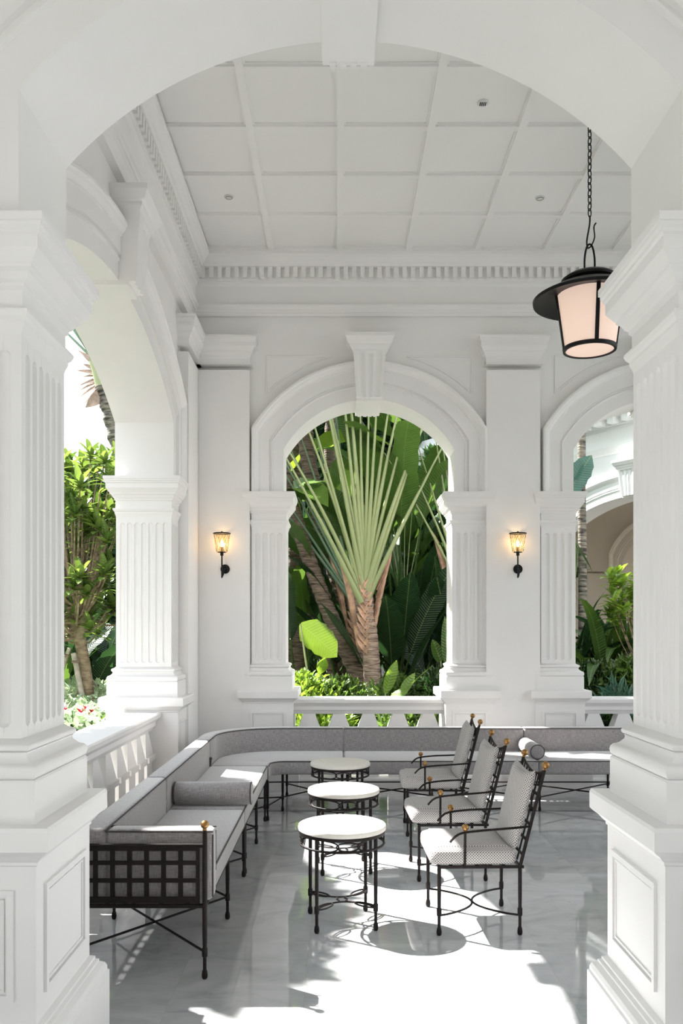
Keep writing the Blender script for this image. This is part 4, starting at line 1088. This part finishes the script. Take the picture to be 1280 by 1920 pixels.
fan_palm('fan palm with dry orange leaf bases at the right edge of the central back arch', tuple(P(868, 1400, Yr)), P(858, 1045, Yr),
    [P(872, 1400, Yr), P(868, 1200, Yr), P(862, 1100, Yr), P(858, 1050, Yr)], [.12,.12,.12,.13],
    [R_(a) for a in (-22,-18,-13,-8,-3,2,7,12,18)], 2.0, .1, M['petiole'], W=.045, lean=R_(-3))
Yt = 12.6
fan_palm('young slender fan plant with thin pale stalks right of the central palm', tuple(P(757, 1400, Yt)), P(757, 1110, Yt),
    [P(757, 1400, Yt), P(757, 1250, Yt), P(757, 1110, Yt)], [.04,.035,.03],
    [R_(a) for a in (-13,-9,-5,-1,3,7)], 2.3, .2, M['petiole'], W=.02, blades=True, sheath=False, bl=1.2)

# ---- leaning brown trunks of the palm clump
def leaning(label, pts, radii, mat='bark', crown=None, L=1.9):
    t = plant('palm_tree', label, 'palm tree', pts[0])
    trunk(mat, pts, radii, t, knob=.05)
    if crown:
        top = Vector(pts[-1])
        for i in range(crown):
            a = 2*PI*i/crown+rnd.uniform(-.2,.2); e = rnd.uniform(.2, 1.1); d = Vector((math.cos(a)*math.cos(e), math.sin(a)*math.cos(e), math.sin(e)))
            mb = MB(); p2 = top+d*.55; mb.tube([top, top+d*.3, p2], [.035,.025,.015], 6); s_ = mb.build('stalk', M['leaf_mid'], t)
            mb = MB(); blade(mb, p2, d, L*rnd.uniform(.8,1.2), .52, rnd.uniform(.5,1.0), 12, .25, 'banana', twist=rnd.uniform(-.6,.6), wave=.12); mb.build('leaf', M['leaf_mid'] if i % 3 else M['leaf_lime'], s_, smooth=.9, uv=False)
    return t
leaning('thick brown trunk leaning left behind the central pale palm trunk', [P(700,1420,11.7), P(680,1290,11.8), P(630,1180,11.9), P(590,1080,12), P(560,990,12.1), P(535,900,12.2), P(520,760,12.3)], [.15,.13,.115,.105,.10,.10,.10], 'bark', 9)
leaning('dark brown trunk curving up to the left above the central arch handrail', [P(715,1420,12.6), P(690,1230,12.6), P(648,1120,12.7), P(612,1020,12.7), P(590,930,12.8), P(575,840,12.9), P(568,740,13)], [.15,.15,.14,.13,.125,.12,.11], 'bark', 9)
leaning('thin brown trunk leaning far left, low in the central back arch', [P(640,1300,13), P(598,1190,13), P(566,1120,13), P(530,1060,13.1), P(480,960,13.3)], [.10,.085,.08,.075,.075], 'bark', 7)
leaning('dark upright trunk at the left edge of the central back arch', [P(560,1400,13.6), P(556,1100,13.6), P(548,900,13.6), P(543,700,13.6)], [.16,.15,.14,.13], 'bark', 8)
leaning('slim dark trunk seen between the palm stalks at the top of the central arch', [P(650,1400,14.5), P(630,1100,14.5), P(618,860,14.5), P(628,700,14.5)], [.14,.13,.10,.09], 'bark', 9)

# ---- dark broad leaved clumps
D_, Mi, Li, Bl = M['leaf_dark'], M['leaf_mid'], M['leaf_lime'], M['leaf_blue']
clumps = [
 ('dark broad leaved plant right of the central palm trunk', P(735,1400,12.2), 12, 1.9, 1.4, .38, D_),
 ('tall dark broad leaved plant behind the right side of the central arch', P(790,1400,13.0), 14, 2.3, 1.6, .40, D_),
 ('dark upright leaved plant near the right pillar of the central arch', P(830,1400,12.4), 12, 1.9, 1.4, .36, D_),
 ('dark broad leaved plant behind the left side of the central arch', P(560,1400,13.4), 13, 2.2, 1.5, .38, D_),
 ('green broad leaved plant between the leaning brown trunks', P(610,1400,13.8), 13, 2.5, 1.5, .38, Mi),
 ('broad leaved plant deep behind the central palm', P(690,1400,14.4), 12, 3.0, 1.9, .55, D_),
 ('tall broad leaved plant deep behind the central arch, to the right', P(800,1400,15.2), 12, 3.4, 2.0, .6, Mi),
 ('tall dark plant deep behind the central arch, to the left', P(520,1400,15.4), 12, 3.4, 2.0, .6, D_),
 ('tall broad leaved plant behind the right pilaster of the central arch', P(900,1400,13.6), 10, 2.8, 1.8, .55, D_),
]
for lb, p, n, h, L, W, m in clumps: paddle_clump(lb, p.x, p.y, n, h, L, W, m, group=None)
for lb, p, zz, n in (('tall banana plant whose bright leaves hang into the top of the central arch, left', P(660,1400,12.9), 3.6, 9), ('tall banana plant whose leaves fill the top right of the central arch', P(770,1400,12.4), 3.3, 10), ('tall banana plant high behind the left of the central arch', P(590,1400,14.6), 3.9, 10), ('tall banana plant behind the young slender fan plant', P(740,1400,14.2), 3.9, 10)):
    paddle_clump(lb, p.x, p.y, n, zz, 1.9, .55, Mi, lean=(.1,.35), droop=(.7,1.5), group=None)
# single bright paddle plants in front
def one_leafs(label, spec, mat, name='arum_plant'):
    b0 = Vector(spec[0]); t = plant(name, label, 'plant', (b0.x, b0.y, ZG))
    for (p, q, tip, W, shp) in spec[1]:
        mb = MB(); mb.tube([(b0.x, b0.y, ZG), Vector(p).lerp(Vector((b0.x, b0.y, ZG)), .4)+Vector((0,0,.1)), p], [.018,.014,.010], 6); s_ = mb.build('stalk', M['petiole'], t)
        d = Vector(q)-Vector(p); mb = MB(); blade(mb, p, d, d.length*1.05, W, .12, 10, .15, shp, side=tip, wave=.05); mb.build('leaf', mat, s_, smooth=.9, uv=False)
    return t
Yb = 10.6
one_leafs('bright lime paddle leaf leaning left in front of the brown trunk', (P(600,1380,Yb), [(P(563,1170,Yb), P(632,1225,Yb), (.5,-.3,1), .40, 'banana'), (P(600,1262,Yb), P(608,1232,Yb-.2), (1,0,0), .14, 'lance')]), M['leaf_lime'])
one_leafs('bright lime strap leaved plant at the foot of the central palm', (P(728,1330,10.2), [(P(722,1300,10.2), P(741,1240,10.2), (1,.3,0), .15, 'lance'), (P(745,1305,10.1), P(806,1245,10), (.7,0,.7), .16, 'lance'), (P(735,1300,10), P(762,1296,9.8), (0,1,.4), .18, 'oval'), (P(750,1305,10.3), P(775,1262,10.4), (1,0,.2), .12, 'lance')]), M['leaf_lime'])
one_leafs('upright bright leaf against the right pillar of the central arch', (P(838,1330,10.4), [(P(838,1250,10.4), P(834,1160,10.4), (1,.4,0), .15, 'lance'), (P(826,1240,10.6), P(812,1200,10.5), (1,0,.4), .14, 'oval')]), M['leaf_mid'])
def strap_clump(label, x, y, n, L, W, mat, z=ZG+.02, el=(.5, 1.4), droop=(.6, 1.4), name='lily_plant', az=(0, 2*PI)):
    t = plant(name, label, 'plant', (x, y, ZG))
    if z > ZG+.1: mb = MB(); mb.tube([(x, y, ZG-.05), (x, y, z+.03)], [.06, .05], 8); mb.build('stem', M['bark_tan'], t)
    for i in range(n):
        mb = MB(); d = rdir(el[0], el[1], *az); blade(mb, (x+rnd.uniform(-.12,.12), y+rnd.uniform(-.12,.12), z), d, L*rnd.uniform(.7, 1.15), W*rnd.uniform(.8,1.15), rnd.uniform(*droop), 9, .35, 'lance')
        mb.build('leaf', mat, t, smooth=.9, uv=False)
    return t
for lb, p, n, L, W, m in (
  ('strap leaved plant left of the lime paddle leaf', P(560,1300,10.9), 22, 1.1, .11, Mi), ('dark strap leaved plant below the brown trunk', P(620,1310,11.2), 18, 1.1, .13, D_),
  ('broad strap leaved plant at the base of the dark clump, right of the palm trunk', P(790,1310,11), 20, 1.1, .15, D_), ('strap leaved plant beside the right pillar of the central arch', P(845,1310,11.2), 18, 1.2, .12, Mi)):
    strap_clump(lb, p.x, p.y, n, L, W, m)
# ---- low shrubs behind the back balustrade
def hedge_bit(label, px, Y, top, rx, n, mat, L=.10, W=.06, ry=.5):
    x = (px-634)*Y/1600; zt = H0-(top-1181)*Y/1600; c = (x, Y, (zt+ZG)/2); shrub(label, c, (rx, ry, (zt-ZG)/2), n, L, W, mat)
hedge_bit('bright small leaved shrub at the lower left of the central arch', 570, 10.3, 1262, .62, 2600, M['leaf_lime'], .085, .05)
hedge_bit('bright small leaved shrub left of the central palm trunk', 640, 10.4, 1272, .55, 2400, M['leaf_mid'], .085, .05)
hedge_bit('small leaved dark shrub right of the central palm trunk', 740, 10.7, 1268, .6, 2000, M['leaf_mid'], .09, .05)
hedge_bit('small leaved dark shrub by the right pillar of the central arch', 830, 10.6, 1255, .6, 2200, M['leaf_dark'], .09, .05)
hedge_bit('pale leaved low shrub just outside the central balustrade, left half', 590, 9.75, 1325, .6, 1300, M['leaf_lime'], .14, .05, .25)
hedge_bit('green low shrub just outside the central balustrade, right half', 760, 9.75, 1330, .6, 1300, M['leaf_mid'], .14, .05, .25)
hedge_bit('dark small leaved shrub low in the right back arch', 1110, 10.6, 1245, .7, 3200, M['leaf_dark'], .10, .055)
hedge_bit('dark small leaved shrub beside the front pillar in the right back arch', 1185, 10.4, 1235, .6, 3000, M['leaf_mid'], .10, .055)
hedge_bit('dark low shrub just outside the right balustrade', 1130, 9.75, 1325, .7, 1300, M['leaf_dark'], .12, .05, .25)
hedge_bit('fern like blue green shrub close to the right balustrade', 1160, 9.9, 1290, .3, 500, M['leaf_blue'], .22, .05, .2)
# ---- right arch planting
for lb, px, Y, n, L, W, m, z in (('dark lily plant with arching leaves at the left of the right back arch', 1085, 11.6, 26, 1.35, .17, D_, .8), ('dark lily plant with arching leaves in the middle of the right back arch', 1125, 11.3, 26, 1.35, .17, M['leaf_mid'], .85), ('lily plant with sunlit leaves beside the front pillar', 1175, 11.6, 24, 1.4, .16, M['leaf_mid'], .85), ('lily plant deeper behind in the right back arch', 1150, 12.6, 22, 1.5, .18, D_, .9)):
    strap_clump(lb, (px-634)*Y/1600, Y, n, L, W, m, z=z)
t = plant('palm_tree', 'slim straight mottled grey palm trunk in the right back arch', 'palm tree', tuple(P(1091,1400,12.4)))
trunk('bark_grey', [P(1092,1400,12.4), P(1092,1100,12.4), P(1090,900,12.4), P(1090,700,12.4), P(1090,520,12.4)], [.075,.062,.058,.06,.06], t, knob=.02)
top = P(1090,520,12.4)
for i in range(9):
    mb = MB(); d = Vector((math.cos(i*.7), math.sin(i*.7), .5)).normalized(); p = top.copy(); 
    pts = [top+d*q*1.9+Vector((0,0,-q*q*1.1)) for q in [k/8 for k in range(9)]]
    mb.tube(pts, [.02-.0018*k for k in range(9)], 5)
    for k in range(1, 9):
        for sd in (-1, 1):
            for h in (0, .5):
                q = pts[k-1].lerp(pts[k], h); s_ = d.cross(Vector((0,0,1)))*sd; blade(mb, q, s_+d*.5+Vector((0,0,-.3)), .5, .04, .3, 3, .2, 'lance')
    mb.build('frond', Mi, t, smooth=0, uv=False)
one_leafs('torn blue green banana leaves beside the slim grey palm trunk', (P(1056,1400,12), [(P(1064,925,12), P(1104,855,12), (.2,0,1), .34, 'banana'), (P(1062,905,12.1), P(1092,868,12), (.6,0,1), .26, 'lance'), (P(1062,900,12), P(1078,905,12), (.3,.2,1), .25, 'lance')]), M['leaf_blue'], 'banana_plant')
leaning('brown trunk at the left edge of the right back arch', [P(1066,1400,12.7), P(1066,1100,12.7), P(1066,700,12.7)], [.08,.07,.06], 'bark')
# feathery fronds at the arch edge
t = plant('feather_palm', 'small feathery palm frond at the left edge of the right back arch', 'palm tree', tuple(P(1050,1400,12)))
pts = [P(1050,1400,12), P(1052,1200,12), P(1058,1060,12), P(1072,1010,11.9), P(1084,1030,11.8)]
mb = MB(); sm = curve_pts(pts, 10); mb.tube(sm, [.03-.0006*i for i in range(len(sm))], 6); mb.build('stalk', Mi, t)
mb = MB()
for p in sm[16:]:
    for sd in (-1, 1): blade(mb, p, (sd*.4+.3, 0, -1), .42, .018, .2, 3, .1, 'lance')
mb.build('leaflets', D_, t, smooth=0, uv=False)
def branchy(label, base, tips, mat_leaf, L, W, per=10, r0=.02, name='shrub', cat='shrub', lean=.0, clus=.16, barkm='bark_tan'):
    t = plant(name, label, cat, (base[0], base[1], base[2])); mb = MB(); ml = MB()
    for tp in tips:
        tp = Vector(tp); b = Vector(base); mid = b.lerp(tp, .5)+Vector((rnd.uniform(-.1,.1), rnd.uniform(-.1,.1), .05)); mb.tube(curve_pts([b, mid, tp], 5), [r0*(1-.065*i) for i in range(11)], 6)
        for k in range(per):
            a = 2.4*k; e = rnd.uniform(-.1, 1.2); d = Vector((math.cos(a)*math.cos(e), math.sin(a)*math.cos(e), math.sin(e)))
            blade(ml, tp+d*.02-Vector((0,0,rnd.uniform(0,clus))), d, L*rnd.uniform(.7,1.15), W*rnd.uniform(.8,1.1), .35, 5, .2, 'oval')
    mb.build('branches', M[barkm], t, smooth=1); ml.build('foliage', mat_leaf, t, smooth=.8, uv=False); return t
branchy('open branched shrub with fresh green whorled leaves against the cream wall', tuple(P(1215,1290,11.0)), [P(rnd.uniform(1138,1205), y, rnd.uniform(10.7,11.3)) for y in (1068,1078,1090,1100,1085,1112,1125,1140,1150,1075,1130,1095,1106,1120)]+[P(1146,1078,11), P(1150,1100,11), P(1150,1150,10.9)], M['leaf_lime'], .19, .075, 13, .010)

# ---- left garden seen through the left arch
def frangipani():
    Y = 12.0; base = P(160, 1400, Y); t = plant('frangipani_tree', 'frangipani tree with tan multiple trunk and long glossy leaves beyond the left balustrade', 'tree', tuple(base))
    mb = MB()
    forks = [P(150,1215,Y), P(135,1180,Y+.2), P(165,1150,Y-.1)]
    mb.tube(curve_pts([P(158,1420,Y), P(150,1330,Y), P(156,1260,Y), P(140,1160,Y), P(138,1060,Y), P(128,1000,Y)], 6), [.085]*3+[.075-.0018*i for i in range(28)], 9)
    mb.tube(curve_pts([P(165,1420,Y), P(165,1300,Y), P(152,1200,Y), P(146,1120,Y), P(150,1040,Y)], 6), [.10-.002*i for i in range(25)], 9)
    tips = []
    rows = [(112,870),(130,880),(170,850),(196,860),(150,905),(205,900),(120,935),(180,930),(208,960),(140,960),(160,990),(118,1000),(200,1010),(175,1040),(130,1050),(208,1060),(150,1075),(115,1080),(190,1095),(165,1120),(125,1115),(210,1130),(100,900),(95,960),(90,1040),(215,880),(225,940),(230,1020),(80,880),(60,950),(185,985),(145,1020),(196,1070),(137,1095),(155,870),(110,960)]
    for x, y in rows: tips.append(P(x, y, Y+rnd.uniform(-.9, .9)))
    for k in range(85): tips.append(P(rnd.uniform(10, 240), rnd.uniform(860, 1190), Y+rnd.uniform(-.6, 1.8)))
    for tp in tips:
        b = P(145+rnd.uniform(-8,8), max(1050, min(1200, 1181-(1181-1400)*0+rnd.uniform(-60,20))), Y)
        mid = b.lerp(tp, .5)-Vector((0,0,.12)); mb.tube(curve_pts([b, mid, tp], 5), [.022-.0014*i for i in range(11)], 6)
    mb.build('branches', M['bark_tan'], t, smooth=1)
    ml = MB()
    for tp in tips:
        n = 16
        for k in range(n):
            a = 2.4*k+rnd.uniform(-.2,.2); e = -.2+1.5*k/n; d = Vector((math.cos(a)*math.cos(e), math.sin(a)*math.cos(e), math.sin(e)))
            blade(ml, tp-Vector((0,0,.10-.10*k/n)), d, .28*rnd.uniform(.75,1.1), .10*rnd.uniform(.85,1.1), .35, 6, .15, 'oval')
    ml.build('foliage', M['frangipani'], t, smooth=.9, uv=False)
frangipani()
def stake(label, a, b, r=.035):
    t = plant('wooden_stake', label, 'stake', a); mb = MB(); mb.tube([a, Vector(a).lerp(Vector(b), .5)+Vector((.01,0,0)), b], [r, r*.95, r*.85], 8); o = mb.build('pole', M['stick'], t, smooth=1); mb = MB(); e = Vector(b)-(Vector(b)-Vector(a)).normalized()*.12
    mb.tube([e+Vector((0,0,-.02)), e+Vector((0,0,.02))], r*1.25, 10); mb.build('binding', M['bark'], t)
stake('pale wooden stake propping the frangipani trunk, leaning left', tuple(P(170,1400,11.7)), tuple(P(138,1225,11.9)), .042)
stake('brown wooden stake leaning from the lower left to the frangipani foot', tuple(P(156,1365,11.9)), tuple(P(95,1300,12.6)), .05)
stake('thin brown stake leaning right behind the frangipani', tuple(P(192,1308,12.8)), tuple(P(164,1262,12.3)), .022)
stake('thin grey stake leaning up to the frangipani fork from the left', tuple(P(100,1300,12.2)), tuple(P(130,1215,12)), .032)
# leaning palm with dead fronds against the sky
t = plant('palm_tree', 'palm with brown hanging dead fronds and thin stalks against the white sky at the left', 'palm tree', tuple(P(262,1300,13)))
trunk('bark_grey', [P(262,1300,13), P(250,1000,13), P(228,860,13), P(212,790,13), P(202,745,13), P(196,715,13)], [.16,.15,.14,.13,.14,.15], t, knob=.10, ringstep=.09)
mb = MB(); c = P(194, 705, 13)
for k in range(9):
    e = P(150+rnd.uniform(-2,10), 672+k*9+rnd.uniform(-3,3), 12.9+.1*k); d = e-c; blade(mb, c+Vector((0,0,.12-.03*k)), d, d.length*1.1, .09, .0, 5, .3, 'strap', side=(0,.2,1))
for e, w_ in ((P(158,762,12.8), .20),): d = e-P(198,735,13); blade(mb, P(198,735,13), d, d.length, w_, .1, 5, .2, 'strap', side=(.3,.2,1))
mb.build('dead_fronds', M['dead'], t, smooth=.5, uv=False)
mb = MB(); mb.tube([P(200,725,13), P(188,690,13), P(172,668,13)], [.17,.14,.07], 10); mb.build('leaf_base', M['petiole'], t, smooth=1)
for a, b in ((P(174,672,13), P(60,560,13)), (P(174,670,13), P(100,565,13)), (P(172,668,13), P(118,580,12.9)), (P(178,668,13), P(150,560,13.2))):
    mb = MB(); mb.tube([a, a.lerp(b, .5), b], [.022,.014,.010], 6); mb.build('stalk', M['petiole_blue'], t)
# flowering ginger & ground cover
mb = MB(); 
for _ in range(9000):
    x = rnd.uniform(-6.2, -2.1); y = rnd.uniform(9.3, 16.5); zt = ZG+.62+.20*math.sin(x*1.2+y*.5)+.035*max(0, y-10)+rnd.uniform(-.1,.08)
    blade(mb, (x, y, zt), rdir(.2, 1.3), .13, .08, .4, 2, .2, 'oval')
o = mb.build('ground_cover', M['cover'], None, smooth=0, uv=False); tag(o, 'pale sunlit creeping ground cover around the frangipani tree', 'ground cover', kind='stuff')
def ginger(label, px, Y, n=26):
    x = (px-634)*Y/1600; t = plant('red_ginger', label, 'flowering plant', (x, Y, ZG)); ml = MB(); mr = MB()
    for i in range(n):
        b = Vector((x+rnd.uniform(-.25,.25), Y+rnd.uniform(-.3,.3), ZG)); h = rnd.uniform(.55,.95); e = b+Vector((rnd.uniform(-.15,.15), rnd.uniform(-.15,.15), h)); ml.tube([b, e], [.008,.005], 5)
        for k in range(7): blade(ml, b.lerp(e, .4+.6*k/7), rdir(.1,1.0), .26, .065, .6, 4, .25, 'lance')
        if i % 7 == 0:
            for k in range(9): a = k*2.4; blade(mr, e+Vector((0,0,.012*k)), Vector((math.cos(a), math.sin(a), 1.0)), .075, .04, .1, 3, .4, 'oval')
    ml.build('foliage', M['leaf_mid'], t, smooth=.8, uv=False); mr.build('flowers', M['petal'], t, smooth=.8, uv=False)
for lb, px in (('red flowering ginger behind the rail, left of the frangipani foot', 128), ('red flowering ginger behind the rail, at the frangipani foot', 160), ('red flowering ginger behind the rail, beside the far left pillar', 188)): ginger(lb, px, 10.0+rnd.uniform(-.2,.2))
for lb, px, Y, n, h, L, W, m in (('broad leaved plant at the left edge behind the frangipani', 110, 14.2, 12, 1.3, 1.1, .36, Mi), ('dark broad leaved plant behind the frangipani, by the far left pillar', 190, 14.5, 14, 1.4, 1.0, .34, D_), ('dark low broad leaved plant behind the frangipani trunk', 150, 15.2, 14, 1.2, 1.0, .34, D_), ('broad leaved plant left of the sightline behind the nearest pillar', 60, 14.5, 12, 1.4, 1.1, .36, D_)):
    paddle_clump(lb, (px-634)*Y/1600, Y, n, h, L, W, m, group=None)
def tree(label, x, y, h, r, n, mat, tr=.14, L=.20, W=.12, bark='bark', ns=7):
    t = plant('tree', label, 'tree', (x, y, ZG)); trunk(bark, [(x, y, ZG-.1), (x+.1, y, h*.35), (x-.05, y+.05, h*.7)], [tr, tr*.8, tr*.5], t)
    mb = MB(); mb2 = MB(); per = n//ns
    for k in range(ns):
        u = rdir(-.7, 1.4); c = Vector((x, y, h))+Vector((u.x*r[0], u.y*r[1], u.z*r[2]))*.6; cloud(mb, c, (r[0]*.5, r[1]*.5, r[2]*.5), per, L, W); mb2.tube([(x, y, h*.6), c], [tr*.4, .015], 6)
    mb.build('foliage', mat, t, smooth=0, uv=False); mb2.build('branches', M[bark], t); return t
for lb, x, y, h, r, n, m, ns in (
  ('leafy tree far behind the frangipani, left', -8.6, 19.5, 3.2, (2.2,1.5,2.4), 5200, Mi, 16), ('leafy tree far behind the frangipani, right', -6.2, 20, 2.9, (2.0,1.5,2.3), 5200, D_, 16),
  ('leafy bush far behind the left garden', -7.2, 18, 1.5, (2.2,1.2,1.7), 4200, M['leaf_mid'], 14),
  ('dense tree far behind the left of the central arch', -1.8, 21, 4.6, (2.6,1.8,4.2), 6500, D_, 20),
  ('dense tree far behind the middle of the central arch', .6, 20.2, 4.6, (1.9,1.4,4.2), 6500, D_, 20), ('dense tree behind the right pilaster, beyond the broad leaved plants', 1.9, 16.6, 2.2, (1.0,1.0,2.6), 4200, D_, 14)):
    tree(lb, x, y, h, r, n, m, ns=ns, L=.34, W=.20)
tree('leafy tree close outside the left arch that throws dappled shade on the marble', -4.3, 7.3, 4.95, (.42,1.25,.36), 2600, Mi, ns=12, L=.26, W=.14)
for lb, y in (('leafy tree added out of view left of the veranda to block low sky, nearest the front walk', 1.5), ('leafy tree added out of view left of the veranda to block low sky, beside the balustrade', 5.4), ('leafy tree added out of view left of the veranda to block low sky, nearest the frangipani', 9.2)):  # unseen trees added to hold back low sky light from the left
    tree(lb, -8.2, y, 2.6, (1.7, 2.2, 2.3), 3600, M['leaf_mid'], ns=14, L=.36, W=.2)
for lb, x, y, h, r_ in (('tall tree at the far end of the garden, left', -13.5, 25, 3.4, (3.2, 2, 3)), ('tall tree at the far end of the garden, behind the frangipani', -4.6, 27, 3.2, (3.2, 2, 2.9)), ('tall tree far beyond the garden lawn at the left', -16, 14, 3.4, (2.6, 3.2, 3))):
    tree(lb, x, y, h, r_, 4200, M['leaf_mid'], ns=16, L=.5, W=.3)
